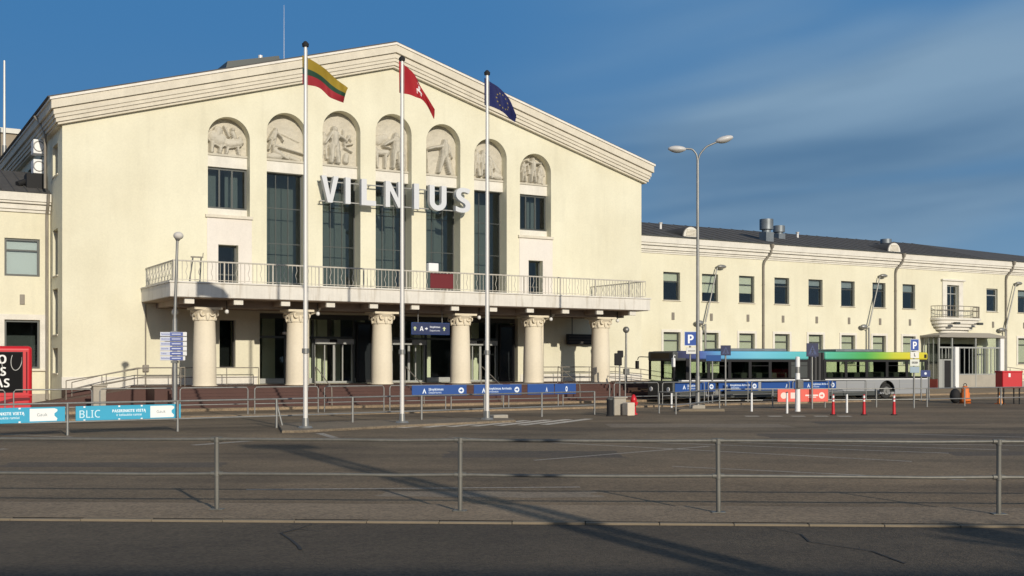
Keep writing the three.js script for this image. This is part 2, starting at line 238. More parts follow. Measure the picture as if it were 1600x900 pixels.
// ------------------------------------------------------------------ terminal: main block
const XL = 9.35, XR = 44.95, XC = 27.15, SL = 0.2875, ridgeY = 20.43, roofY = (x) => ridgeY - SL * Math.abs(x - XC), BACK = -24;
const archC = (k) => 27.25 + 3.19 * (k - 3), archTop = [15.25, 15.82, 16.30, 16.48, 16.24, 15.70, 15.10], AH = 1.13, TERR = 1.05;
const T = thing('terminal_building', 'cream gabled terminal with seven arched niches and a columned balcony portico', 'terminal');
{
  const s = poly([[XL, 0], [XR, 0], [XR, roofY(XR) - 0.3], [XC, ridgeY - 0.3], [XL, roofY(XL) - 0.3]]);
  for (let k = 0; k < 7; k++) {
    const c = archC(k), y0 = k % 6 ? 6.02 : 10.0, h = new THREE.Path();
    h.moveTo(c - AH, y0); h.lineTo(c + AH, y0); h.lineTo(c + AH, archTop[k] - AH); h.absarc(c, archTop[k] - AH, AH, 0, Math.PI, false); h.lineTo(c - AH, y0); s.holes.push(h);
  }
  s.holes.push(hole(17.1, 18.17, 6.02, 8.45), hole(36.3, 37.33, 6.02, 8.5), hole(17.17, 18.03, 1.96, 4.47), hole(19.35, 35.55, TERR + 0.01, 4.9));
  mesh('wall', ext(s, -0.9, 0), M.stucco, T);
  const side = poly([[-BACK, 0], [0.9, 0], [0.9, roofY(XL) - 0.3], [-BACK, roofY(XL) - 0.3]]);   // drawn along -z
  for (const [a, b] of [[11.75, 13.3], [6.65, 9.0], [3.65, 5.97], [1.68, 2.95]]) side.holes.push(hole(1.35, 2.9, a, b));
  for (let i = 0; i < 4; i++) side.holes.push(hole(6.5 + i * 4, 8 + i * 4, 11.9, 13.4));
  mesh('wall', ext(side, 0, 0.45).rotateY(Math.PI / 2).translate(XL, 0, 0), M.stucco, T);
  mesh('wall', box(XR - 0.5, XR, 0, roofY(XR) - 0.3, BACK, -0.9), M.stucco, T);
  mesh('wall', ext(poly([[XL, 0], [XR, 0], [XR, roofY(XR) - 0.3], [XC, ridgeY - 0.3], [XL, roofY(XL) - 0.3]]), BACK - 0.4, BACK), M.stucco, T);
  // slit windows in the side wall
  for (const [a, b] of [[11.75, 13.3], [6.65, 9.0], [3.65, 5.97], [1.68, 2.95]]) {
    const w = mesh('side_window', [box(XL + 0.26, XL + 0.32, a, b, -2.9, -2.83), box(XL + 0.26, XL + 0.32, a, b, -1.42, -1.35), box(XL + 0.26, XL + 0.32, a, a + 0.07, -2.83, -1.42), box(XL + 0.26, XL + 0.32, b - 0.07, b, -2.83, -1.42)], M.frame, T);
    mesh('pane', box(XL + 0.285, XL + 0.295, a + 0.07, b - 0.07, -2.83, -1.42), M.glass, w); mesh('sill', rbox(XL - 0.05, XL + 0.3, a - 0.07, a - 0.005, -2.98, -1.27, 0.01), M.cornice, w);
  }
  for (let i = 0; i < 4; i++) mesh('side_window', box(XL + 0.28, XL + 0.3, 11.9, 13.4, -8 - i * 4, -6.5 - i * 4), M.glass, T);
  each('plinth', [box(XL - 0.03, 13.5, 0.9, 1.5, 0.0, 0.035), box(13.5, 19.2, TERR, 1.5, 0, 0.035), box(35.7, XR + 0.03, 1.0, 1.5, 0, 0.035)], M.white, T);
  // raking cornice in stepped courses, returned along both eaves
  const courses = [[0.00, 0.12, 0.66], [0.12, 0.55, 0.59], [0.55, 0.60, 0.45], [0.60, 0.84, 0.47], [0.84, 0.87, 0.42], [0.87, 1.02, 0.41], [1.02, 1.05, 0.35], [1.05, 1.22, 0.34], [1.22, 1.34, 0.24]];
  const cor = [], lip = [];
  for (const [a, b, p] of courses) {
    const x0 = XL - p, x1 = XR + p, st = poly([[x0, roofY(x0) - b], [XC, ridgeY - b], [x1, roofY(x1) - b], [x1, roofY(x1) - a], [XC, ridgeY - a], [x0, roofY(x0) - a]]);
    (a === 0 ? lip : cor).push(ext(st, -0.3, p));
    for (const [u, v] of [[x0 + 0.006, XL + 0.1], [XR - 0.1, x1 - 0.006]]) (a === 0 ? lip : cor).push(box(u, v, roofY(x0) - b + 0.004, roofY(x0) - a - 0.004, BACK, -0.31));
  }
  mesh('cornice', cor, M.cornice, T); mesh('coping', lip, std(0.86, 0.82, 0.74, { map: stoneMap }), T);
  // roof: two slopes with a little thickness
  const rf = [];
  for (const q of [-1, 1]) rf.push(ext(poly(q < 0 ? [[XL - 0.7, roofY(XL - 0.7) + 0.01], [XC, ridgeY + 0.01], [XC, ridgeY + 0.1], [XL - 0.75, roofY(XL - 0.7) + 0.08]] : [[XC, ridgeY + 0.01], [XR + 0.7, roofY(XR + 0.7) + 0.01], [XR + 0.75, roofY(XR + 0.7) + 0.08], [XC, ridgeY + 0.1]]), BACK - 0.6, 0.5));
  const roof = mesh('roof', rf, M.roof, T);
  const sx = 19.4, sl = mesh('skylight', [ext(poly([[19.2, 18.3], [23.0, 19.3], [22.7, 20.74], [19.55, 19.98]]), -9.6, -6.6)], M.frame, roof);
  mesh('antenna', [rod(V(23.5, 19, -8), V(23.5, 24.3, -8), 0.018, 0.008, 6), rod(V(22.0, 20.3, -8), V(22.0, 20.98, -8), 0.14, 0.14, 10)], M.pole, roof);
  // inside: two floors, a back wall, piers in the entrance hall
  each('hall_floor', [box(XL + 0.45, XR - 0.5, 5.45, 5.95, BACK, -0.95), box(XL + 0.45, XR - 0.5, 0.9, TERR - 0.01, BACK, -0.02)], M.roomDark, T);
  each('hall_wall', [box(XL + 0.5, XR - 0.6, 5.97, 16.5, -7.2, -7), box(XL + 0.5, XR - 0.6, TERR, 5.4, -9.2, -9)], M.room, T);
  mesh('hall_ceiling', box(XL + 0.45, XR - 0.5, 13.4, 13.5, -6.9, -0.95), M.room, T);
  const pier = std(0.80, 0.80, 0.58);
  for (const [a, b, z] of [[20.3, 21.05, -2.5], [22.95, 23.5, -2.5], [23.65, 24.25, -2.7], [25.2, 25.6, -4], [29.7, 30.2, -2.5], [30.35, 30.9, -2.6], [33.65, 34.2, -2.5], [27.3, 27.6, -5]]) mesh('hall_pier', box(a, b, TERR, 5.4, z - 0.45, z), pier, T);
}
// ---- reliefs, lintels, windows of the seven niches
function reliefGeo(c, y0, y1, strokes) {
  const nx = 64, ny = 76, w = AH + 0.05, g = new THREE.PlaneGeometry(2 * w, y1 - y0, nx, ny), p = g.attributes.position;
  for (let i = 0; i < p.count; i++) {
    const x = p.getX(i), y = p.getY(i) + (y1 - y0) / 2; let h = 0;
    for (const [ax, ay, bx, by, ra, rb, up] of strokes) {
      const dx = bx - ax, dy = by - ay, t = sat(((x - ax) * dx + (y - ay) * dy) / (dx * dx + dy * dy + 1e-6)), r = mix(ra, rb, t), d = Math.hypot(x - ax - dx * t, y - ay - dy * t);
      if (d < r * 1.12) h = Math.max(h, 2.5 * up * Math.sqrt(Math.max(0.42, 1 - (d / (r * 1.12)) ** 2)));
    }
    h += (fbm(x * 6 + 20, y * 6 + c, 4096, 3, 91) - 0.5) * 0.07; p.setZ(i, h);
  }
  g.computeVertexNormals(); return g.translate(c, (y0 + y1) / 2, -0.62);
}
function figure(x, y, s, o = {}) {                                         // standing figure as strokes: feet at x, y, height s
  const { lean = 0, armL = [-0.22, 0.42], armR = [0.22, 0.42], step = 0.1, u = 0.13, skirt = 0 } = o, P = (a, b) => [x + (a + lean * b) * s, y + b * s], k = (a, b, ra, rb, up = u) => [...P(...a), ...P(...b), ra * s, rb * s, up];
  return [k([0, 0.9], [0, 0.93], 0.075, 0.07), k([0, 0.78], [0, 0.5], 0.115, 0.10, u * 1.15), k([-0.05, 0.5], [-step, 0.03], 0.075 + skirt, 0.045 + skirt * 1.4), k([0.05, 0.5], [step, 0.03], 0.075 + skirt, 0.045 + skirt * 1.4),
    k([-0.1, 0.78], [armL[0] * 0.7, (0.78 + armL[1]) / 2], 0.05, 0.045), k([armL[0] * 0.7, (0.78 + armL[1]) / 2], armL, 0.045, 0.035), k([0.1, 0.78], [armR[0] * 0.7, (0.78 + armR[1]) / 2], 0.05, 0.045), k([armR[0] * 0.7, (0.78 + armR[1]) / 2], armR, 0.045, 0.035)];
}
const scenes = [
  [[-0.75, 0.9, -0.35, 0.75, 0.30, 0.34, 0.15], [-0.45, 1.25, -0.55, 0.9, 0.22, 0.2, 0.14], [-0.25, 0.7, -0.35, 0.1, 0.13, 0.09, 0.12], [-0.75, 0.8, -0.8, 0.1, 0.14, 0.09, 0.12], [0.1, 0.62, 0.65, 0.7, 0.24, 0.2, 0.14], [0.75, 0.9, 0.85, 0.72, 0.13, 0.08, 0.13], [0.1, 0.55, 0.0, 0.08, 0.1, 0.07, 0.11], [0.6, 0.55, 0.7, 0.08, 0.1, 0.07, 0.11], [-0.1, 1.5, 0.15, 1.0, 0.07, 0.06, 0.10], [0.35, 1.2, 0.45, 0.95, 0.13, 0.12, 0.12], [0.35, 1.38, 0.36, 1.4, 0.1, 0.1, 0.13]],
  [...figure(-0.75, 0.5, 1.25, { lean: 0.25, armR: [0.45, 0.45] }), [-0.6, 0.8, 1.1, 0.45, 0.09, 0.05, 0.12], [-0.5, 0.5, 0.2, 0.1, 0.17, 0.07, 0.13], [-0.9, 0.15, -0.3, 0.2, 0.14, 0.2, 0.12], [-0.2, 1.5, 0.9, 1.1, 0.02, 0.02, 0.05], [0.3, 0.25, 0.9, 0.1, 0.12, 0.1, 0.06]],
  [...figure(-0.25, 0.12, 2.05, { armL: [-0.3, 0.5], armR: [0.34, 0.62], u: 0.17, skirt: 0.015 }), ...figure(-0.85, 0.3, 1.5, { u: 0.09 }), [0.35, 1.3, 0.7, 1.75, 0.08, 0.05, 0.1], [0.4, 1.2, 0.85, 1.3, 0.08, 0.05, 0.1], [0.4, 1.05, 0.8, 0.85, 0.08, 0.05, 0.1], [0.3, 1.5, 0.3, 2.0, 0.07, 0.05, 0.1], [0.5, 0.6, 0.45, 0.3, 0.14, 0.16, 0.1], [0.6, 1.7, 0.75, 1.5, 0.07, 0.07, 0.09]],
  [...figure(0.35, 0.1, 2.1, { armL: [-0.38, 0.62], armR: [0.2, 0.4], u: 0.17 }), [-0.9, 0.95, -0.25, 1.0, 0.14, 0.18, 0.14], [-0.95, 1.1, -0.85, 0.1, 0.16, 0.08, 0.14], [-0.3, 0.9, -0.35, 0.1, 0.11, 0.07, 0.13], [-0.75, 1.7, -0.3, 1.85, 0.24, 0.2, 0.07], [-0.45, 1.35, 0.0, 1.3, 0.05, 0.05, 0.12], [0.85, 1.2, 0.8, 0.2, 0.16, 0.18, 0.1]],
  [...figure(0.25, 0.1, 2.05, { lean: 0.05, armL: [-0.55, 0.66], armR: [0.2, 0.5], step: 0.17, u: 0.17 }), [-0.85, 1.35, -0.8, 0.1, 0.05, 0.05, 0.1], [-0.9, 1.45, -0.5, 1.55, 0.06, 0.06, 0.1], [0.6, 1.0, 0.75, 0.15, 0.14, 0.2, 0.1], [0.55, 1.5, 0.8, 1.1, 0.07, 0.08, 0.09]],
  [...figure(-0.75, 0.15, 1.65, { u: 0.14 }), ...figure(-0.28, 0.15, 1.6, { u: 0.16, armR: [0.3, 0.6] }), ...figure(0.2, 0.12, 1.35, { u: 0.13, skirt: 0.02 }), [0.45, 1.0, 0.8, 0.5, 0.16, 0.2, 0.1], [0.6, 0.3, 0.95, 0.2, 0.2, 0.16, 0.12]],
  [...figure(-0.62, 0.08, 1.25, { u: 0.15, armR: [0.2, 0.9] }), ...figure(0.05, 0.06, 1.55, { u: 0.17, armL: [-0.3, 0.85], armR: [0.35, 0.8] }), ...figure(0.62, 0.05, 1.15, { u: 0.12, skirt: 0.03 }), [-0.3, 1.4, -0.2, 0.6, 0.07, 0.06, 0.1]],
];
function glazing(name, parent, x0, x1, y0, y1, z, cols, rows, o = {}) {  // a framed window with panes as sub-parts
  const { fw = 0.07, bar = 0.035, mat = M.frame, depth = 0.08, rowAt } = o, g = [box(x0, x0 + fw, y0, y1, z - depth, z), box(x1 - fw, x1, y0, y1, z - depth, z), box(x0 + fw, x1 - fw, y0, y0 + fw, z - depth, z), box(x0 + fw, x1 - fw, y1 - fw, y1, z - depth, z)];
  const xs = [x0 + fw], ys = rowAt ? [y0 + fw, ...rowAt, y1 - fw] : Array.from({ length: rows + 1 }, (_, i) => mix(y0 + fw, y1 - fw, i / rows));
  for (let i = 1; i < cols; i++) { const x = mix(x0 + fw, x1 - fw, (o.colAt ?? ((q) => q / cols))(i)); xs.push(x); g.push(box(x - bar, x + bar, y0 + fw, y1 - fw, z - depth * 0.9, z - 0.006)); }
  xs.push(x1 - fw);
  for (const y of ys.slice(1, -1)) for (let i = 0; i < xs.length - 1; i++) g.push(box(xs[i] + (i ? bar : 0), xs[i + 1] - (i < xs.length - 2 ? bar : 0), y - bar, y + bar, z - depth * 0.85, z - 0.01));
  const w = mesh(name, g, mat, parent);
  for (let i = 0; i < xs.length - 1; i++) for (let j = 0; j < ys.length - 1; j++) mesh('pane', box(xs[i], xs[i + 1], ys[j], ys[j + 1], z - depth * 0.55, z - depth * 0.55 + 0.008), o.glass ?? M.glass, w);
  return w;
}
for (let k = 0; k < 7; k++) {
  const c = archC(k), end = !(k % 6);
  mesh('relief_panel', reliefGeo(c, 13.3, archTop[k] + 0.12, scenes[k]), M.relief, T);
  mesh('relief_ledge', rbox(c - AH + 0.004, c + AH - 0.004, 13.22, 13.34, -0.8, -0.40, 0.015), M.relief, T);
  mesh('lintel', rbox(c - AH + 0.004, c + AH - 0.004, 12.62, 13.22, -0.86, -0.46, 0.02), M.white, T);
  if (!end) glazing('tall_window', T, c - AH + 0.002, c + AH - 0.002, 6.04, 12.6, -0.82, 3, 3, { rowAt: [8.75, 10.7], bar: 0.018, mat: M.frame });
  else {
    glazing('upper_window', T, c - AH + 0.002, c + AH - 0.002, 10.42, 12.6, -0.62, 3, 1, { fw: 0.1, bar: 0.045 });
    mesh('apron', box(c - AH + 0.002, c + AH - 0.002, 10.0, 10.42, -0.85, -0.5), M.white, T);
    mesh('sill', rbox(c - AH - 0.14, c + AH + 0.14, 9.86, 10.02, -0.3, 0.14, 0.02), M.cornice, T);
    each('curtain', [box(c - 0.9, c - 0.3, 10.5, 12.6, -1.35, -1.32), box(c + 0.15, c + 0.85, 10.5, 12.6, -1.35, -1.32)], M.curtain, T);
    const d0 = k ? 36.3 : 17.1, d1 = k ? 37.33 : 18.17, px = std(0.78, 0.73, 0.66, { map: stuccoMap });
    each('pilaster_panel', [box(c - AH - 0.05, d0 - 0.004, 6.04, 9.86, 0.002, 0.03), box(d1 + 0.004, c + AH + 0.1, 6.04, 9.86, 0.002, 0.03), box(d0 - 0.004, d1 + 0.004, 8.46 + k / 120, 9.86, 0.002, 0.03)], px, T);
    glazing('balcony_door', T, d0 + 0.004, d1 - 0.004, 6.04, 8.44 + k / 120, -0.35, 1, 2, { fw: 0.09, rowAt: [6.9] });
  }
}
mesh('hall_curtain', [box(18.5, 38, 6, 13.2, -2.32, -2.3)], std(0.20, 0.215, 0.21), T);

// ---- ground floor: narrow window and glazed entrance front
glazing('narrow_window', T, 17.175, 18.025, 1.965, 4.465, -0.3, 1, 1, { fw: 0.06, mat: M.black });
mesh('window_lining', box(17.0, 18.2, 1.9, 4.6, -1.2, -1.15), M.black, T);
{
  const bays = [19.36, 20.9, 22.5, 24.95, 27.2, 29.5, 31.9, 34.3, 35.54];
  const e = mesh('entrance_front', [box(19.36, 35.54, 4.62, 4.89, -0.5, -0.38), box(19.36, 35.54, 3.55, 3.67, -0.5, -0.36), ...bays.map((x) => box(x - 0.05, x + 0.05, TERR + 0.02, 4.6, -0.52, -0.36))], M.frame, T);
  for (let i = 0; i < bays.length - 1; i++) {
    const a = bays[i] + 0.05, b = bays[i + 1] - 0.05; mesh('fanlight', box(a, b, 3.67, 4.62, -0.445, -0.437), M.glassClear, e);
    if (i % 2 === 0 && i !== 0) continue; mesh('pane', box(a, b, TERR + 0.3, 3.55, -0.445, -0.437), M.glassClear, e); mesh('kick_panel', box(a, b, TERR + 0.03, TERR + 0.3, -0.48, -0.4), M.frameLight, e);
  }
  // sliding door lobbies with pale header boxes
  for (const [a, b] of [[22.55, 24.9], [27.25, 29.45], [31.95, 34.25]]) {
    const d = mesh('entrance_door', [box(a + 0.02, b - 0.02, 3.25, 3.53, -0.48, -0.2), ...[a + 0.04, a + 0.62, (a + b) / 2 - 0.03, (a + b) / 2 + 0.04, b - 0.66, b - 0.1].map((x) => box(x, x + 0.06, TERR + 0.03, 3.24, -0.46, -0.38)), box(a + 0.1, b - 0.1, TERR + 0.03, TERR + 0.13, -0.455, -0.385)], M.frameLight, T);
    mesh('pane', box(a + 0.1, b - 0.1, TERR + 0.14, 3.24, -0.425, -0.418), M.glassClear, d); mesh('sensor', rbox((a + b) / 2 - 0.3, (a + b) / 2 + 0.12, 3.36, 3.52, -0.2, -0.1, 0.02), M.black, d);
  }
  for (const [a, b] of [[21.0, 21.95], [25.05, 26.0], [34.4, 35.45]]) { const p = mesh('dark_portal', [box(a, a + 0.09, TERR + 0.03, 4.5, -0.34, -0.2), box(b - 0.09, b, TERR + 0.03, 4.5, -0.34, -0.2), box(a + 0.09, b - 0.09, 4.38, 4.5, -0.34, -0.2), box(a + 0.09, b - 0.09, TERR + 0.03, TERR + 0.2, -0.34, -0.2)], M.black, T); mesh('door_leaf', box(a + 0.09, b - 0.09, TERR + 0.2, 4.38, -0.3, -0.28), std(0.02, 0.024, 0.026, { roughness: 0.12 }), p); }
  mesh('entrance_lamp', [rbox(20.7, 21.2, 3.75, 3.9, -0.3, -0.1, 0.03)], M.whitePaint, T);
}
// ---- balcony, beams, columns
{
  const b = mesh('balcony', [rbox(13.15, 41.15, 5.30, 5.96, 0.003, 5.88, 0.02), rbox(13.10, 41.20, 5.96, 6.04, 0.003, 5.94, 0.015)], M.slab, T);
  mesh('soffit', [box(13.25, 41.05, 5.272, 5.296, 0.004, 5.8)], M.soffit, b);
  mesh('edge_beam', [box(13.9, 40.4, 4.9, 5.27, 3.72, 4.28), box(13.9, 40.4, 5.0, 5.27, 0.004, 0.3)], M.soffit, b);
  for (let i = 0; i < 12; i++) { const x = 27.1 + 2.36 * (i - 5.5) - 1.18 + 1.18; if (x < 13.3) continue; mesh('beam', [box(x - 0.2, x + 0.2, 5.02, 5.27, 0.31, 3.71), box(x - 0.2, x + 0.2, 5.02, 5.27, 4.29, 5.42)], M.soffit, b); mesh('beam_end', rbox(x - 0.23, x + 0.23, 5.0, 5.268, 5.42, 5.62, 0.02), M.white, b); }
  const shaft = metric(new THREE.LatheGeometry([[0, 0], [0.62, 0], [0.62, 0.05], [0.57, 0.08], [0.565, 0.4], [0.555, 1.4], [0.53, 2.4], [0.505, 3.2]].map((p) => new THREE.Vector2(...p)), 32));
  const cap = [new THREE.LatheGeometry([[0.505, 3.2], [0.55, 3.22], [0.56, 3.27], [0.52, 3.3], [0.53, 3.45], [0.60, 3.6], [0.70, 3.7], [0.72, 3.74], [0.0, 3.74]].map((p) => new THREE.Vector2(...p)), 32), box(-0.68, 0.68, 3.74, 3.85, -0.68, 0.68)];
  for (let i = 0; i < 8; i++) { const a = i * Math.PI / 4 + Math.PI / 8, t = new THREE.TorusGeometry(0.11, 0.045, 6, 14, 5.2); t.rotateZ(0.6); t.rotateY(i % 2 ? 0.5 : -0.5); t.translate(0, 3.56, 0.6).rotateY(a); cap.push(t); const lf = new THREE.SphereGeometry(0.12, 8, 6); lf.scale(0.8, 1.7, 0.5); lf.translate(0, 3.40, 0.555).rotateY(i * Math.PI / 4); cap.push(lf); }
  const capG = mergeGeometries(cap.map(metric));
  for (let i = 0; i < 6; i++) {
    const x = 27.08 + 4.72 * (i - 2.5), c = again('column', shaft, M.column, T, x, TERR, 4.0); again('capital', capG, M.column, c);
    const g = mesh('globe_lamp', [new THREE.SphereGeometry(0.11, 14, 10).translate(x + 1.0, 4.72, 4.35)], M.whitePaint, T); mesh('lamp_stem', rod(V(x + 1.0, 4.8, 4.35), V(x + 1.0, 5.27, 4.35), 0.025), M.frame, g);
  }
  { const g = mesh('globe_lamp', new THREE.SphereGeometry(0.17, 16, 12).translate(14.05, 4.7, 3.2), M.whitePaint, T); mesh('lamp_stem', rod(V(14.05, 4.85, 3.2), V(14.05, 5.27, 3.2), 0.03), M.frame, g); }
  for (const x of [20.6, 34.85]) mesh('downpipe', [rod(V(x, TERR, 3.9), V(x, 4.4, 3.9), 0.09, 0.09, 12), bent([V(x, 4.4, 3.9), V(x + 0.1, 4.7, 4), V(x + 0.45, 4.9, 4.3), V(x + 0.55, 5.25, 4.4)], 0.08, 16, 10)], M.column, T);
  // balustrade
  const r = mesh('railing', [rbox(13.32, 40.98, 6.98, 7.05, 5.62, 5.68, 0.012), box(13.32, 40.98, 6.12, 6.15, 5.635, 5.665), rbox(13.34, 13.40, 6.98, 7.05, 0.05, 5.61, 0.012), rbox(40.90, 40.96, 6.98, 7.05, 0.05, 5.61, 0.012), box(13.355, 13.385, 6.12, 6.15, 0.05, 5.63), box(40.915, 40.945, 6.12, 6.15, 0.05, 5.63)], M.rail, T);
  const bal = metric(rod(V(0, 6.05, 0), V(0, 6.98, 0), 0.016, 0.016, 6)), post = metric(box(-0.03, 0.03, 6.05, 6.98, -0.03, 0.03));
  const wavy = metric(bent([V(0, 6.14, 0), V(0.03, 6.3, 0), V(-0.035, 6.5, 0), V(0.035, 6.75, 0), V(0, 6.98, 0)], 0.016, 14, 5));
  for (let i = 0; i <= 138; i++) { const x = 13.37 + i * 0.2; i % 12 ? again('baluster', i % 3 ? bal : wavy, M.rail, r, x, 0, 5.65) : again('railing_post', post, M.rail, r, x, 0, 5.65); }
  for (let i = 1; i < 27; i++) for (const x of [13.37, 40.93]) again('baluster', i % 3 ? bal : wavy, M.rail, r, x, 0, 5.65 - i * 0.21);
}
// ---- terrace, steps, ramp
{
  mesh('terrace', [box(12.6, 45.6, 0, TERR, 0.04, 5.2), box(XL - 0.04, 12.6, 0, 0.95, 0.04, 1.1)], M.steps, T);
  for (let i = 0; i < 6; i++) mesh('step', rbox(13.2, 41.4, 0.02, TERR - 0.15 * (i + 1), 5.2 + i * 0.34 - 0.02, 5.2 + (i + 1) * 0.34, 0.012), M.steps, T);
  mesh('ramp', [ext(poly([[6.6, 0], [12.6, 0], [12.6, TERR - 0.01], [6.6, 0.1]]), 1.14, 3.4)], M.steps, T);
  mesh('concrete_pier', [rbox(9.7, 10.25, 0, 1.15, 5.6, 6.1, 0.03), rbox(9.64, 10.31, 1.15, 1.22, 5.54, 6.16, 0.02)], M.concrete, T);
  const railGeo = (pts, h) => { const g = []; for (let i = 1; i < pts.length; i++) for (const q of h) g.push(rod(pts[i - 1].clone().setY(pts[i - 1].y + q), pts[i].clone().setY(pts[i].y + q), 0.025, 0.025, 8)); for (const p of pts) g.push(rod(p, p.clone().setY(p.y + h[0]), 0.022, 0.022, 8)); return g; };
  mesh('ramp_railing', railGeo([V(9.0, 0.45, 3.3), V(10.6, 0.70, 3.3), V(12.6, TERR, 3.3), V(14.3, TERR, 3.3), V(14.5, TERR, 3.3)], [0.92, 0.5]), M.pipe, T);
  mesh('ramp_railing', railGeo([V(9.6, 0.35, 1.2), V(11.2, 0.75, 1.2), V(12.7, TERR, 1.2), V(14.4, TERR, 1.2), V(15.8, TERR, 1.2), V(17.2, TERR, 1.2), V(18.9, TERR, 1.2)], [0.9, 0.4]), M.pipe, T);
  mesh('ramp_railing', railGeo([V(36, TERR, 1.2), V(38, TERR, 1.2), V(40, TERR, 1.2), V(42, TERR, 1.2), V(44, 0.9, 1.2), V(46.5, 0.6, 1.2)], [0.9, 0.6, 0.3]), M.pipe, T);
  for (const x of [20.6, 25.6, 30.2, 35.2]) mesh('step_handrail', [bent([V(x, 0.12, 7.3), V(x, 1.0, 7.25), V(x, 1.05, 7.1), V(x, 1.95, 5.2), V(x, 1.9, 5.05), V(x, TERR, 5.0)], 0.025, 40, 8)], M.pipe, T);
  mesh('wall_conduit', [rod(V(13.35, TERR, 0.06), V(13.35, 5.2, 0.06), 0.035), rbox(13.2, 13.5, 1.75, 2.1, 0.02, 0.16, 0.03)], M.pipe, T);
}

// ------------------------------------------------------------------ wings
function wingWindow(parent, x, y0, y1, z, o = {}) {
  const w = glazing('window', parent, x - 0.74, x + 0.74, y0, y1, z, o.cols ?? 1, 2, { fw: 0.075, bar: 0.04, rowAt: [mix(y0, y1, o.split ?? 0.68)], mat: o.mat ?? M.frame, glass: M.glassClear });
  mesh('sill', rbox(x - 0.82, x + 0.82, y0 - 0.06, y0 - 0.004, z - 0.1, z + 0.27, 0.01), M.cornice, w);
  if (o.blind) mesh('blind', box(x - 0.70, x + 0.70, y1 - o.blind, y1 - 0.02, z - 0.12, z - 0.11), o.blindMat ?? M.blind, w);
  return w;
}
const ZW = -3.6;
const RW = thing('terminal_wing', 'long two-storey cream wing with dark metal roof running right behind the bus', 'building wing');
{
  const X0 = XR + 0.02, X1 = 112, xs = Array.from({ length: 8 }, (_, i) => 50.34 + 3.5 * i), s = poly([[X0, 0], [X1, 0], [X1, 10.4], [X0, 10.4]]);
  const up = [...xs, 85.35, 89.6, 93.1, 96.6], lo = [...xs, 46.9, 89.6, 93.1].filter((x) => x !== 46.9);
  for (const x of up) s.holes.push(hole(x - 0.75, x + 0.75, 6.6, 8.6)); for (const x of lo) s.holes.push(hole(x - 0.75, x + 0.75, 2.1, 4.36));
  s.holes.push(hole(79.4, 80.9, 5.95, 8.7)); s.holes.push(hole(77.0, 83.4, 0.5, 3.8));
  mesh('wall', ext(s, ZW - 0.45, ZW), M.stucco, RW); mesh('wall', [box(X0, X1, 0, 10.4, -18.4, -18), box(X1 - 0.4, X1, 0, 10.4, -18, ZW - 0.45)], M.stucco, RW);
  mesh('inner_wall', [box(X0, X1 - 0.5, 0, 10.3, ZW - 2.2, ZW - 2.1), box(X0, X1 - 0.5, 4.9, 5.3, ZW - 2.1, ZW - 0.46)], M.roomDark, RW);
  const cor = []; for (const [a, b, p] of [[10.55, 11.0, 0.5], [10.38, 10.55, 0.42], [10.12, 10.38, 0.26], [9.98, 10.12, 0.14], [9.86, 9.98, 0.06]]) cor.push(box(X0, X1 + p, a, b, ZW - 0.3, ZW + p)); mesh('cornice', cor, M.white, RW);
  // hipped metal roof with standing seams
  const r0 = ZW + 0.56, rz = -11, hy = 13.1, roofG = new THREE.BufferGeometry(), P = [[X0, 11.0, r0], [X1 + 0.5, 11.0, r0], [X0, hy, rz], [84, hy, rz], [X0, 11.0, -18.6], [X1 + 0.5, 11.0, -18.6], [84 + 13, 11.9, rz]];
  const tri = [[0, 1, 3], [0, 3, 2], [2, 3, 5], [2, 5, 4], [1, 5, 3]]; roofG.setAttribute('position', new THREE.Float32BufferAttribute(tri.flat().flatMap((i) => P[i]), 3)); roofG.setAttribute('uv', new THREE.Float32BufferAttribute(new Array(30).fill(0), 2)); roofG.computeVertexNormals();
  const roof = mesh('roof', roofG, M.roof, RW); mesh('eave', [box(X0, X1 + 0.5, 10.995, 11.05, ZW + 0.2, ZW + 0.6)], M.frame, roof);
  const slope = (hy - 11) / (rz - r0), ry = (z) => 11 + (z - r0) * slope;
  const seam = metric(rod(V(0, 11.0, r0), V(0, hy, rz), 0.025, 0.025, 4)); for (let x = X0 + 0.6; x < 84; x += 1.2) again('roof_seam', seam, M.roof, roof, x, 0.01, 0);
  for (const x of [52.3, 73.4]) { const d = new THREE.CylinderGeometry(0.72, 0.72, 2.4, 20, 1, false, Math.PI / 2 * -1, Math.PI).rotateX(Math.PI / 2); const m = mesh('dormer', [new THREE.CylinderGeometry(0.75, 0.75, 2.6, 20, 1, false, -Math.PI / 2, Math.PI).rotateX(-Math.PI / 2).translate(x, 11.22, -5.2)], M.roof, roof); mesh('dormer_face', [ext(new THREE.Shape().absarc(0, 0, 0.70, 0, Math.PI, false), -0.02, 0.05).translate(x, 11.22, -3.88)], M.white, m); for (let i = 0; i < 5; i++) mesh('louvre_slat', box(x - 0.5 + i * 0.02, x + 0.5 - i * 0.02, 11.3 + i * 0.1, 11.34 + i * 0.1, -3.83, -3.78), M.cornice, m); }
  for (const [x, y, h, w, z] of [[60.6, 11.3, 1.85, 0.48, -5], [64.1, 11.9, 1.2, 0.43, -7.3], [76.6, 11.9, 0.85, 0.43, -7.5]]) mesh('roof_vent', [box(x - w * 0.8, x + w * 0.8, y - 0.6, y + h * 0.45, z - w * 0.8, z + w * 0.8), new THREE.CylinderGeometry(w * 0.72, w * 0.72, h * 0.2, 20).translate(x, y + h * 0.5, z), new THREE.CylinderGeometry(w * 1.08, w * 1.08, h * 0.42, 24).translate(x, y + h * 0.78, z)], M.zinc, roof);
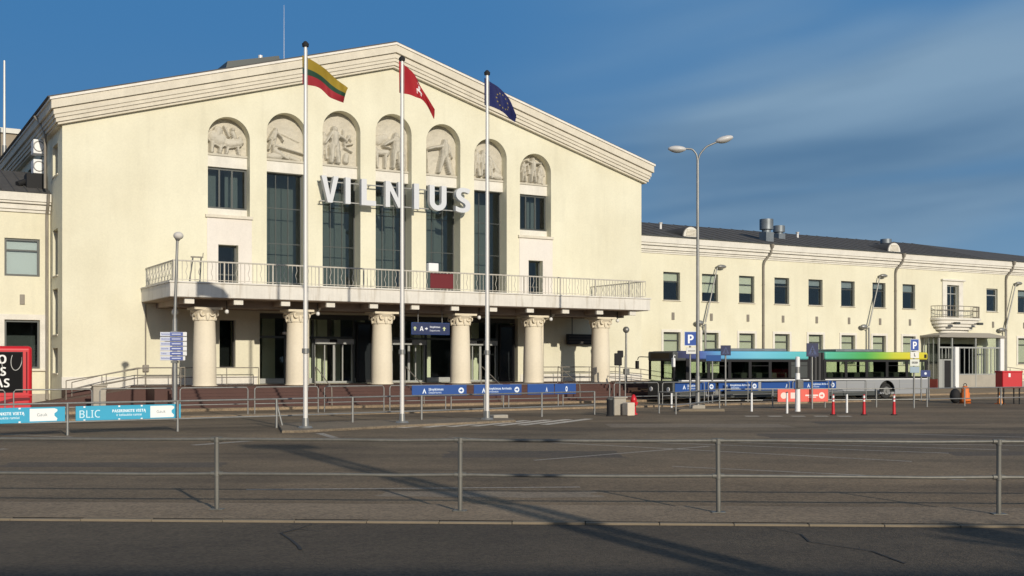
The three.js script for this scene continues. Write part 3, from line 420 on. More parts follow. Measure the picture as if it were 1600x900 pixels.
  for (const [x, z] of [[52.4, -7.5], [67.3, -8.5]]) mesh('roof_pipe', [rod(V(x, 11.5, z), V(x, ry(z) + 0.35, z), 0.1), new THREE.CylinderGeometry(0.16, 0.12, 0.12, 12).translate(x, ry(z) + 0.4, z)], M.pole, roof);
  up.forEach((x, i) => wingWindow(RW, x, 6.62, 8.58, ZW - 0.17, { blind: [0.7, 1.3, 1.25, 0.4, 0.45, 0.5, 0.45, 0.6, 0.01][i] ?? 0.5, split: i === 8 ? 0.72 : 0.68, mat: i === 8 ? M.frameLight : M.frame, blindMat: i < 3 ? M.blind : M.curtain, cols: 1 }));
  lo.forEach((x, i) => { wingWindow(RW, x, 2.12, 4.34, ZW - 0.17, { blind: 2.1, split: 0.75 }); each('window_surround', [box(x - 0.95, x - 0.76, 2.0, 4.55, ZW + 0.002, ZW + 0.05), box(x + 0.76, x + 0.95, 2.0, 4.55, ZW + 0.002, ZW + 0.05), box(x - 0.76, x + 0.76, 4.37, 4.55, ZW + 0.002, ZW + 0.05)], M.white, RW); });
  const slot = metric(rbox(-0.12, 0.12, -0.26, 0.26, -0.01, 0.05, 0.02)); for (const x of [...up, 82.9]) again('wall_vent', slot, M.pipe, RW, x + 0.1, 5.5, ZW + 0.01);
  for (const x of [59.15, 73.4, 87.35]) mesh('downpipe', [rod(V(x - 0.25, 0.3, ZW + 0.12), V(x - 0.25, 9.4, ZW + 0.12), 0.075), bent([V(x - 0.25, 9.4, ZW + 0.12), V(x - 0.2, 9.75, ZW + 0.2), V(x + 0.1, 10.3, ZW + 0.5), V(x + 0.15, 10.75, ZW + 0.58)], 0.075, 16), new THREE.CylinderGeometry(0.17, 0.1, 0.3, 12).translate(x + 0.15, 10.85, ZW + 0.62), ...[2, 5, 8].map((y) => new THREE.TorusGeometry(0.085, 0.02, 6, 14).rotateX(Math.PI / 2).translate(x - 0.25, y, ZW + 0.12))], M.pipe, RW);
  mesh('plinth', box(X0, X1 + 0.04, 0, 0.6, ZW, ZW + 0.05), M.concrete, RW);
  // balcony door with surround, rounded balcony on a curved corbel
  glazing('balcony_door', RW, 79.42, 80.88, 5.97, 8.68, ZW - 0.15, 2, 2, { fw: 0.08, rowAt: [8.0], mat: M.frameLight });
  each('door_surround', [box(78.85, 79.39, 5.9, 9.05, ZW + 0.002, ZW + 0.1), box(80.91, 81.45, 5.9, 9.05, ZW + 0.002, ZW + 0.1), box(79.39, 80.91, 8.71, 9.05, ZW + 0.002, ZW + 0.1), rbox(78.7, 81.6, 9.05, 9.2, ZW + 0.002, ZW + 0.24, 0.03)], M.white, RW);
  const arc = (rx, rz) => { const sh = new THREE.Shape(); sh.moveTo(-rx, 0); for (let i = 0; i <= 24; i++) { const a = Math.PI - i / 24 * Math.PI; sh.lineTo(Math.sign(Math.cos(a)) * rx * Math.abs(Math.cos(a)) ** 0.55, -rz * Math.sin(a) ** 0.55); } sh.closePath(); return sh; };
  const slab = (rx, rz, y0, y1) => new THREE.ExtrudeGeometry(arc(rx, rz), { depth: y1 - y0, bevelEnabled: false }).rotateX(-Math.PI / 2).translate(80.15, y0, ZW + 0.01);
  const bal = mesh('balcony', [slab(2.75, 1.25, 5.75, 5.93), slab(2.6, 1.1, 5.45, 5.75), slab(2.4, 0.95, 5.2, 5.45), slab(2.1, 0.75, 4.95, 5.2), slab(1.7, 0.5, 4.7, 4.95)], M.white, RW);
  const at = (i, n, y, rx = 2.65, rz = 1.15) => { const a = Math.PI - i / n * Math.PI; return V(80.15 + Math.sign(Math.cos(a)) * rx * Math.abs(Math.cos(a)) ** 0.55, y, ZW + 0.01 + rz * Math.sin(a) ** 0.55); };
  const line = (y) => new THREE.TubeGeometry(new THREE.CatmullRomCurve3(Array.from({ length: 25 }, (_, i) => at(i, 24, y))), 48, 0.03, 6);
  const rl = mesh('railing', [line(6.9), line(6.55), line(6.02)], M.pipe, RW); for (let i = 0; i <= 22; i++) mesh('baluster', rod(at(i, 22, 5.93), at(i, 22, 6.9), 0.02, 0.02, 6), M.pipe, rl);
  for (const x of [78.7, 81.6]) { const f = mesh('floodlight', rbox(x - 0.28, x + 0.28, 5.35, 5.55, ZW + 1.45, ZW + 1.75, 0.04), M.frame, RW); mesh('bracket', rod(V(x, 5.5, ZW + 1.0), V(x, 5.45, ZW + 1.5), 0.03), M.frame, f); }
  // glazed entrance porch under the balcony
  const pz = -1.9, px0 = 76.3, px1 = 84.5, pg = std(0.30, 0.28, 0.24);
  mesh('porch_roof', [rbox(px0 - 0.15, px1 + 0.15, 4.28, 4.46, ZW + 0.01, pz + 0.25, 0.03), ext(poly([[px0, 4.46], [px1, 4.46], [82.6, 4.68], [78.0, 4.68]]), ZW + 0.01, pz + 0.1)], pg, RW);
  each('porch_post', [px0 + 0.06, 77.95, 80.9].map((x) => box(x - 0.06, x + 0.06, 0.12, 4.28, pz - 0.06, pz + 0.06)), M.frameLight, RW);
  mesh('porch_column', rbox(84.0, 84.5, 0.12, 4.28, pz - 0.35, pz + 0.12, 0.02), M.whitePaint, RW); mesh('porch_column', rbox(78.05, 78.5, 0.12, 3.5, pz + 0.01, pz + 0.28, 0.02), M.whitePaint, RW);
  each('porch_mullion', [76.75, 77.2, 77.55, 78.9, 79.5, 80.1, 80.5, 81.3, 81.7, 82.1, 82.5, 82.9, 83.4].map((x) => box(x - 0.03, x + 0.03, x < 78 ? 2.56 : 1.3, 3.4, pz - 0.03, pz + 0.03)), M.frameLight, RW);
  each('porch_transom', [box(px0 + 0.12, 77.89, 3.4, 3.52, pz - 0.04, pz + 0.04), box(78.01, 83.99, 3.4, 3.52, pz - 0.04, pz + 0.04), box(78.5, 83.99, 1.22, 1.3, pz - 0.05, pz + 0.05)], M.frameLight, RW);
  for (const [a, b, y0, y1] of [[76.42, 77.89, 2.5, 3.4], [76.42, 77.89, 3.52, 4.28], [78.5, 80.84, 1.3, 3.4], [78.01, 80.84, 3.52, 4.28], [80.96, 83.99, 1.3, 3.4], [80.96, 83.99, 3.52, 4.28]]) mesh('pane', box(a, b, y0, y1, pz - 0.005, pz + 0.003), M.glassClear, RW);
  each('side_pane', [box(px0 - 0.004, px0 + 0.004, 0.9, 4.28, ZW + 0.3, pz - 0.07), box(px1 - 0.2, px1 - 0.19, 1.2, 4.28, ZW + 0.3, pz - 0.36)], M.glassClear, RW); each('side_mullion', [0.3, 0.75, 1.2].map((q) => box(px0 - 0.03, px0 + 0.03, 0.12, 4.28, ZW + q, ZW + q + 0.06)), M.frameLight, RW);
  mesh('porch_door', [box(76.85, 76.97, 0.14, 2.5, pz - 0.04, pz + 0.05), box(77.8, 77.89, 0.14, 2.5, pz - 0.04, pz + 0.05), box(76.97, 77.8, 2.4, 2.5, pz - 0.04, pz + 0.05)], M.frameLight, RW); mesh('door_leaf', box(76.98, 77.79, 0.14, 2.39, pz - 0.1, pz - 0.05), M.black, RW);
  mesh('porch_wall', box(78.5, 83.99, 0.12, 1.21, pz - 0.1, pz + 0.04), M.concrete, RW); mesh('porch_wall', box(px0 - 0.05, px0 + 0.05, 0.12, 0.89, ZW + 0.06, pz - 0.07), std(0.25, 0.05, 0.04), RW); mesh('porch_wall', box(76.4, 76.84, 0.12, 2.5, pz - 0.04, pz + 0.02), M.frameLight, RW);
  mesh('ramp_railing', [[0.95, 0.0], [0.55, 0]].flatMap(([h]) => [rod(V(84.6, 0.9 + h, pz + 0.3), V(91, 0.3 + h, pz + 0.3), 0.03), ...[85, 86.6, 88.2, 89.8].map((x) => rod(V(x, 0.1, pz + 0.3), V(x, 1.75 - (x - 85) * 0.09, pz + 0.3), 0.025))]), M.pipe, RW);
  mesh('entry_ramp', [ext(poly([[84.6, 0.12], [91, 0.12], [91, 0.2], [84.6, 0.8]]), pz - 1.6, pz + 0.2)], M.concrete, RW);
}
const LW = thing('terminal_wing', 'cream two-storey wing set back at the left edge under a dark seamed roof', 'building wing');
{
  const X0 = -30, X1 = XL - 0.02, xs = [7.98, 4.3, 0.6, -3.1, -6.8], s = poly([[X0, 0], [X1, 0], [X1, 10.1], [X0, 10.1]]);
  for (const x of xs) s.holes.push(hole(x - 0.84, x + 0.84, 6.66, 8.6), hole(x - 0.84, x + 0.84, 1.9, 4.4));
  mesh('wall', ext(s, ZW - 0.45, ZW), M.stucco, LW); mesh('wall', [box(X0, X1, 0, 10.1, -16.4, -16), box(X0, X0 + 0.4, 0, 10.1, -16, ZW - 0.45)], M.stucco, LW);
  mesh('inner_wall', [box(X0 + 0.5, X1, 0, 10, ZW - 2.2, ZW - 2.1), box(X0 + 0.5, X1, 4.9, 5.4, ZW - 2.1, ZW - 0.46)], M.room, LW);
  const cor = []; for (const [a, b, p] of [[10.5, 10.92, 0.45], [10.38, 10.5, 0.36], [10.1, 10.38, 0.2], [9.95, 10.1, 0.1]]) cor.push(box(X0, X1 - 0.01, a, b, ZW - 0.3, ZW + p)); mesh('cornice', cor, M.white, LW);
  const r0 = ZW + 0.5, rz = -9.5, g = ext(poly([[-r0, 10.93], [-rz, 12.95], [16.6, 10.93]]), X0, X1 - 0.02).rotateY(Math.PI / 2); const roof = mesh('roof', g, M.roof, LW);
  const seam = metric(rod(V(0, 10.95, r0), V(0, 12.97, rz), 0.03, 0.03, 4)); for (let x = X1 - 0.5; x > -6; x -= 0.62) again('roof_seam', seam, M.roof, roof, x, 0, 0);
  for (const x of xs) {
    const w = glazing('window', LW, x - 0.82, x + 0.82, 6.68, 8.58, ZW - 0.1, 1, 2, { fw: 0.09, rowAt: [8.0], glass: M.glassClear }); mesh('blind', box(x - 0.75, x + 0.75, 6.75, 8.5, ZW - 0.30, ZW - 0.29), std(0.50, 0.54, 0.56), w);
    const v = glazing('window', LW, x - 0.82, x + 0.82, 1.92, 4.38, ZW - 0.1, 1, 1, { fw: 0.08 }); each('window_surround', [box(x - 1.1, x - 0.85, 1.85, 4.7, ZW + 0.002, ZW + 0.06), box(x + 0.85, x + 1.1, 1.85, 4.7, ZW + 0.002, ZW + 0.06), box(x - 0.85, x + 0.85, 4.42, 4.7, ZW + 0.002, ZW + 0.06)], M.white, LW);
    mesh('sill', rbox(x - 1.1, x + 1.1, 1.77, 1.85, ZW + 0.002, ZW + 0.14, 0.01), M.cornice, v); mesh('wall_vent', rbox(x - 0.12, x + 0.12, 5.2, 5.72, ZW, ZW + 0.06, 0.02), M.pipe, LW);
  }
  mesh('downpipe', [rod(V(9.15, 0.3, ZW + 0.14), V(9.15, 9.9, ZW + 0.14), 0.08), bent([V(9.15, 9.9, ZW + 0.14), V(9.15, 10.4, ZW + 0.5), V(9.15, 10.9, ZW + 0.62)], 0.08, 10), rod(V(9.02, 11.2, ZW + 0.4), V(9.02, 14.0, ZW + 0.4), 0.07), bent([V(9.02, 14.0, ZW + 0.4), V(8.9, 14.5, ZW + 0.1), V(8.62, 15.0, ZW - 0.3)], 0.07, 14)], M.pipe, LW);
  mesh('plinth', box(X0, X1 - 0.02, 0, 0.6, ZW, ZW + 0.05), M.concrete, LW);
}
{ // air conditioners on the left roof beside the terminal's side wall, rear block and mast
  const ac = (x, y, z, label) => { const t = thing('air_conditioner', label, 'air conditioner', [x, y, z]); mesh('casing', rbox(-0.28, 0.28, 0, 0.75, -0.42, 0.42, 0.04), M.whitePaint, t); mesh('fan_grille', new THREE.TorusGeometry(0.26, 0.03, 8, 24).translate(0, 0.38, 0.43), M.galv, t); mesh('bracket', [rod(V(0.2, 0.0, 0.3), V(0.45, -0.02, 0.3), 0.03), rod(V(0.2, 0, -0.3), V(0.45, -0.02, -0.3), 0.03)], M.frame, t); };
  ac(8.95, 13.25, -5.2, 'white air conditioner on the side wall, upper of two'); ac(8.95, 12.2, -5.2, 'white air conditioner on the side wall, lower of two');
  const t = thing('roof_duct', 'black duct box on the left roof under the air conditioners', 'duct', [8.8, 11.45, -5]); mesh('box', rbox(-0.5, 0.4, -0.1, 0.7, -0.5, 0.5, 0.04), M.black, t); mesh('outlet', rod(V(-0.5, 0.3, 0), V(-0.9, 0.1, 0.2), 0.16), M.black, t);
  const b = thing('rear_building', 'tan flat-topped block rising behind the left wing roof', 'building'); mesh('wall', box(-30, 12.5, 0, 21.1, -60, -42), std(0.36, 0.30, 0.22, { map: stuccoMap }), b); mesh('coping', box(-30.2, 12.7, 21.1, 21.5, -60.2, -41.8), M.white, b);
  const m = thing('mast', 'slender white mast standing on the roofs at the far left', 'mast', [10.35, 12, -32]); mesh('pole', rod(V(0, 0, 0), V(0, 12.6, 0), 0.12, 0.07, 12), M.pole, m); mesh('base', [rod(V(0, 0, 0), V(0, 6.3, 0), 0.16), rod(V(0.4, 0, 0), V(0, 5.5, 0), 0.05)], M.galv, m);
}

// ------------------------------------------------------------------ letters on the front
{
  const t = thing('building_sign', 'white block letters spelling VILNIUS across the tall terminal windows', 'sign', [0, 11.0, 0]), H = 1.46, d = 0.3, z0 = 0.55;
  const fit = (g, x0, x1) => { g.computeBoundingBox(); const b = g.boundingBox; return g.translate(-b.min.x, -b.min.y, 0).scale((x1 - x0) / (b.max.x - b.min.x), H / (b.max.y - b.min.y), 1).translate(x0, 0, z0); };
  const ex = (s) => new THREE.ExtrudeGeometry(s, { depth: d - 0.03, bevelEnabled: true, bevelSize: 0.012, bevelThickness: 0.015, bevelSegments: 1, curveSegments: 14 });
  const U = new THREE.Shape(); U.moveTo(0, 10); U.lineTo(0, 3.6); U.absarc(3.6, 3.6, 3.6, Math.PI, 2 * Math.PI, false); U.lineTo(7.2, 10); U.lineTo(5.1, 10); U.lineTo(5.1, 3.6); U.absarc(3.6, 3.6, 1.5, 0, -Math.PI, true); U.lineTo(2.1, 10); U.closePath();
  const list = [[ex(poly([[0, 10], [2.7, 0], [4.7, 0], [7.4, 10], [5.3, 10], [3.7, 2.8], [2.1, 10]])), 22.55, 23.55], [ex(poly([[0, 0], [2, 0], [2, 10], [0, 10]])), 23.95, 24.25], [ex(poly([[0, 0], [5.6, 0], [5.6, 1.9], [2, 1.9], [2, 10], [0, 10]])), 24.9, 25.78],
    [ex(poly([[0, 0], [1.9, 0], [1.9, 6.4], [5.5, 0], [7.4, 0], [7.4, 10], [5.5, 10], [5.5, 3.6], [1.9, 10], [0, 10]])), 26.37, 27.42], [ex(poly([[0, 0], [2, 0], [2, 10], [0, 10]])), 28.14, 28.46], [ex(U), 29.13, 30.22],
    [new TextGeometry('S', { font, size: 10, depth: d, curveSegments: 10, bevelEnabled: false }), 30.82, 31.8]];
  for (const [g, a, b] of list) mesh('letter', fit(g, a, b), M.letter, t);
  each('mounting_bar', [0.12, 1.2].map((y) => box(22.6, 31.6, y - 0.03, y + 0.03, z0 - 0.14, z0 - 0.08)), M.galv, t);
  each('bracket', [22.0 + 0.72, 25.65, 28.75, 31.3].flatMap((x) => [0.12, 1.2].map((y) => box(x - 0.03, x + 0.03, y - 0.025, y + 0.025, 0.002, z0 - 0.14))), M.galv, t);
}

// ------------------------------------------------------------------ flags
function flagGeo(top, bot, depthWave, n = 40, mrows = 16) {                // top and bottom edges as [across, up] points from the hoist, square to the car park
  const T1 = new THREE.CatmullRomCurve3(top.map(([x, y]) => V(x, y, 0))), B1 = new THREE.CatmullRomCurve3(bot.map(([x, y]) => V(x, y, 0))), g = new THREE.PlaneGeometry(1, 1, n, mrows), p = g.attributes.position;
  for (let i = 0; i < p.count; i++) { const u = p.getX(i) + 0.5, v = 0.5 - p.getY(i), q = T1.getPoint(u).lerp(B1.getPoint(u), v); p.setXYZ(i, q.x, q.y, depthWave(u, v)); }
  g.computeVertexNormals(); return g;
}
const flagMat = (draw) => canvasMat(384, 256, draw, { roughness: 0.8, side: THREE.DoubleSide });
const wv = (a, f, k) => (u, v) => -a * u + 0.10 * Math.sin(u * f + v * 2.2 + k) * (0.25 + u) + 0.05 * Math.sin(u * f * 2.1 - v * 3 + k);
const flagSpecs = [
  ['flag', 'yellow green and red striped flag on the leftmost flagpole', [-6.71, 36.8], 0.09, 12.38, [[-0.1, 12.1], [0.45, 11.85], [0.85, 11.55], [1.26, 11.25]], [[-0.1, 11.18], [0.4, 11.12], [0.75, 10.84], [1.08, 10.8]], wv(1.0, 7, 0.4),
    (x, w, h) => { x.fillStyle = '#8f781d'; x.fillRect(0, 0, w, h); x.fillStyle = '#173d2a'; x.fillRect(0, h * 0.42, w, h * 0.22); x.fillStyle = '#95202a'; x.fillRect(0, h * 0.64, w, h); }],
  ['flag', 'red flag with a white emblem on the middle flagpole', [-3.88, 39.95], 0.09, 12.76, [[-0.1, 12.75], [0.35, 12.45], [0.65, 11.95], [1.08, 11.3]], [[-0.1, 11.65], [0.4, 11.6], [0.75, 11.45], [1.05, 10.95]], wv(1.1, 8, 1.2),
    (x, w, h) => { x.fillStyle = '#9c161f'; x.fillRect(0, 0, w, h); x.fillStyle = '#e6dcd8'; x.beginPath(); x.ellipse(w * 0.52, h * 0.56, 42, 18, -0.2, 0, 7); x.fill(); x.fillRect(w * 0.42, h * 0.56, 12, 58); x.fillRect(w * 0.56, h * 0.56, 12, 58); x.beginPath(); x.ellipse(w * 0.53, h * 0.36, 14, 34, 0.2, 0, 7); x.fill(); x.fillRect(w * 0.46, h * 0.2, 52, 7); }],
  ['flag', 'dark blue flag with a ring of gold stars on the rightmost flagpole', [-0.93, 42.3], 0.09, 12.86, [[-0.1, 12.75], [0.4, 12.5], [0.75, 12.2], [1.1, 11.55]], [[-0.1, 11.75], [0.4, 11.65], [0.75, 11.45], [1.05, 11.3]], wv(0.9, 7, 2.4),
    (x, w, h) => { x.fillStyle = '#111b52'; x.fillRect(0, 0, w, h); x.fillStyle = '#8f8146'; for (let i = 0; i < 12; i++) { const a = i * Math.PI / 6, cx = w / 2 + 78 * Math.cos(a), cy = h / 2 + 78 * Math.sin(a); x.beginPath(); for (let k = 0; k < 10; k++) { const r = k % 2 ? 5 : 13, q = k * Math.PI / 5 - Math.PI / 2; x.lineTo(cx + r * Math.cos(q), cy + r * Math.sin(q)); } x.closePath(); x.fill(); } }],
];
const poleLabels = ['tall white flagpole with the striped flag, leftmost of three', 'tall white flagpole with the red flag, middle of three', 'tall white flagpole with the dark blue flag, rightmost of three'];
flagSpecs.forEach(([name, label, [l, z], base, h, top, bot, wave, draw], i) => {
  const [X, Z] = site(l, z), p = thing('flagpole', poleLabels[i], 'flagpole', [X, base, Z], SITE_TURN, 'flagpoles in front of the terminal');
  mesh('pole', rod(V(0, 0, 0), V(0, h, 0), 0.078, 0.052, 16), M.pole, p); mesh('cap', [new THREE.CylinderGeometry(0.115, 0.105, 0.1, 16).translate(0, h + 0.05, 0), new THREE.SphereGeometry(0.085, 12, 8).translate(0, h + 0.1, 0)], M.black, p);
  mesh('base_plate', [new THREE.CylinderGeometry(0.2, 0.24, 0.06, 20).translate(0, 0.03, 0), new THREE.CylinderGeometry(0.1, 0.12, 0.3, 16).translate(0, 0.17, 0)], M.galv, p);
  mesh('clamp', [new THREE.CylinderGeometry(0.115, 0.115, 0.16, 16).translate(0, 2.5, 0)], M.galv, p); mesh('halyard', rod(V(0.10, 1.2, 0.04), V(0.075, h - 0.1, 0.03), 0.007, 0.007, 5), M.galv, p);
  const f = mesh(name, flagGeo(top, bot, wave), flagMat(draw), scene, true); f.position.set(X, base, Z); f.rotation.y = SITE_TURN; tag(f, label, 'flag');
});

// ------------------------------------------------------------------ railings and fences
{ // pipe railing in the foreground
  const [X, Z] = site(0, 16.52), t = thing('pipe_railing', 'grey two-pipe steel railing along the road in the foreground', 'railing', [X, 0.035, Z], SITE_TURN - 0.045);
  const post = metric(rod(V(0, 0, 0), V(0, 1.04, 0), 0.034, 0.034, 14)), plate = metric(rbox(-0.1, 0.1, 0, 0.014, -0.08, 0.08, 0.005)), clamps = [0.53, 1.03].map((y) => mergeGeometries([metric(new THREE.CylinderGeometry(0.045, 0.045, 0.08, 14).translate(0, y, 0)), metric(new THREE.CylinderGeometry(0.036, 0.036, 0.17, 12).rotateZ(Math.PI / 2).translate(0, y + (y > 1 ? 0.01 : 0), 0))]));
  const at = [-15.4, -11.7, -8.0, -4.36, -0.76, 2.99, 6.97, 10.9, 14.8];
  for (let i = 0; i < at.length; i++) { const p = again('post', post, M.fgRail, t, at[i]); again('base_plate', plate, M.fgRail, p); for (const c of clamps) again('clamp', c, M.fgRail, p); p.rotation.z = (hash(i, 2, 9) - 0.5) * 0.02; }
  for (const y of [0.53, 1.04]) for (let i = 0; i < at.length - 1; i++) { const w = at[i + 1] - at[i] - 0.04, g = bent([0, 0.25, 0.5, 0.75, 1].map((q) => V(at[i] + 0.02 + w * q, y + (q % 1 ? (hash(i, q * 8, 2) - 0.5) * 0.012 - 0.006 : 0), q % 1 ? (hash(i, q * 8, 4) - 0.5) * 0.016 : 0)), 0.024, 16, 12); mesh('rail', g, M.fgRail, t); }
}
function fence(label, pts, h, base, o = {}) {                              // two-rail tube fence along [x, z] points
  const [x0, z0] = pts[0], t = thing('tube_fence', label, 'fence', [x0, base, z0]);
  pts.forEach(([x, z], i) => { if (o.skip?.includes(i)) return; mesh('post', rod(V(x - x0, 0, z - z0), V(x - x0, h, z - z0), 0.04, 0.04, 10), M.galv, t); });
  for (let i = 1; i < pts.length; i++) for (const y of [h, h * 0.42]) mesh('rail', rod(V(pts[i - 1][0] - x0, y, pts[i - 1][1] - z0), V(pts[i][0] - x0, y, pts[i][1] - z0), 0.03, 0.03, 8), M.galv, t);
  return t;
}
function along(a, b, n) { return Array.from({ length: n + 1 }, (_, i) => [mix(a[0], b[0], i / n), mix(a[1], b[1], i / n)]); }
const fa0 = site(-16.2, 32.3), fa1 = site(-7.94, 38.2), fa2 = site(3.5, 48.07);
fence('thin grey tube fence behind the flagpoles carrying cyan banners at the left', [...along(fa0, fa1, 3), ...along(fa1, fa2, 5).slice(1)], 0.98, 0);
{ const [x, z] = site(-7.75, 38.3); tag(mesh('leaning_post', rod(V(x, 0, z), V(x - 0.2, 0.85, z - 0.05), 0.035), M.galv), 'short leaning grey post beside the fence left of the flagpoles', 'post'); }
const fc0 = site(6.4, 49.3), fc1 = site(12.6, 54.1), fc2 = site(20.66, 56.4), fc3 = site(30, 61.0);
fence('grey tube fence across the middle in front of the bus', [fc0, site(7.0, 48.4), ...along(site(10.0, 54.6), fc2, 4), ...along(fc2, fc3, 4).slice(1)], 0.93, 0, {});
{ // rear guard fence: separate round-cornered loops along the bus lane
  const t = thing('loop_fence', 'rear barrier of round-cornered tube loops along the bus lane', 'fence', [0, 0.1, 14.1]);
  const loop = (w) => { const r = 0.12, p = new THREE.CurvePath(), c = [[0, r, 0, 1.1 - r], [r, 1.1, w - r, 1.1], [w, 1.1 - r, w, r]]; return bent([V(0, 0, 0), V(0, 0.5, 0), V(0, 1.1 - r, 0), V(0.035, 1.065, 0), V(r, 1.1, 0), V(w / 2, 1.1, 0), V(w - r, 1.1, 0), V(w - 0.035, 1.065, 0), V(w, 1.1 - r, 0), V(w, 0.5, 0), V(w, 0, 0)], 0.028, 90, 7); };
  const g = mergeGeometries([metric(loop(2.75)), metric(rod(V(0, 0.42, 0), V(2.75, 0.42, 0), 0.022, 0.022, 7))]);
  for (let i = 0; i < 20; i++) if (2.4 + i * 3.05 < 49.5) again('loop_panel', g, M.galv, t, 2.4 + i * 3.05, 0, -0.04 * i);
}
// ---- printed banners
const iconA = (x, cx, cy, s) => { x.beginPath(); x.moveTo(cx, cy - s); x.lineTo(cx + s * 0.8, cy + s); x.lineTo(cx + s * 0.35, cy + s); x.lineTo(cx, cy); x.lineTo(cx - s * 0.35, cy + s); x.lineTo(cx - s * 0.8, cy + s); x.closePath(); x.fill(); };
const arrow = (x, cx, cy, s, ang) => { x.save(); x.translate(cx, cy); x.rotate(ang); x.beginPath(); x.moveTo(s, 0); x.lineTo(0, -s); x.lineTo(0, -s * 0.35); x.lineTo(-s, -s * 0.35); x.lineTo(-s, s * 0.35); x.lineTo(0, s * 0.35); x.lineTo(0, s); x.closePath(); x.fill(); x.restore(); };
function blueBanner(w, h, lines, icon, arrowAt) {
  return canvasMat(512, Math.round(512 * h / w), (x, W, H) => { x.fillStyle = '#1d4a8f'; x.fillRect(0, 0, W, H); x.fillStyle = '#dfe8f2'; if (icon) iconA(x, W * icon, H * 0.5, H * 0.24); x.font = `bold ${Math.round(H * 0.30)}px sans-serif`; x.textBaseline = 'middle'; if (lines) { x.fillText(lines[0], W * (icon ?? 0.2) + H * 0.4, H * 0.38); x.font = `${Math.round(H * 0.24)}px sans-serif`; x.fillText(lines[1], W * (icon ?? 0.2) + H * 0.4, H * 0.66); } if (arrowAt) { x.beginPath(); x.arc(W * arrowAt, H * 0.5, H * 0.27, 0, 7); x.fill(); x.fillStyle = '#1d4a8f'; arrow(x, W * arrowAt, H * 0.5, H * 0.16, 0); } });
}
function banner(name, label, cat, [x, y, z], turn, w, h, mat, backMat, group) {
  const t = thing(name, label, cat, [x, y, z], turn, group); mesh('panel', rbox(0, w, 0, h, -0.03, 0, 0.008), backMat, t); mesh('print', plane(0.006, w - 0.006, 0.006, h - 0.006, 0.004), mat, t, true); return t;
}
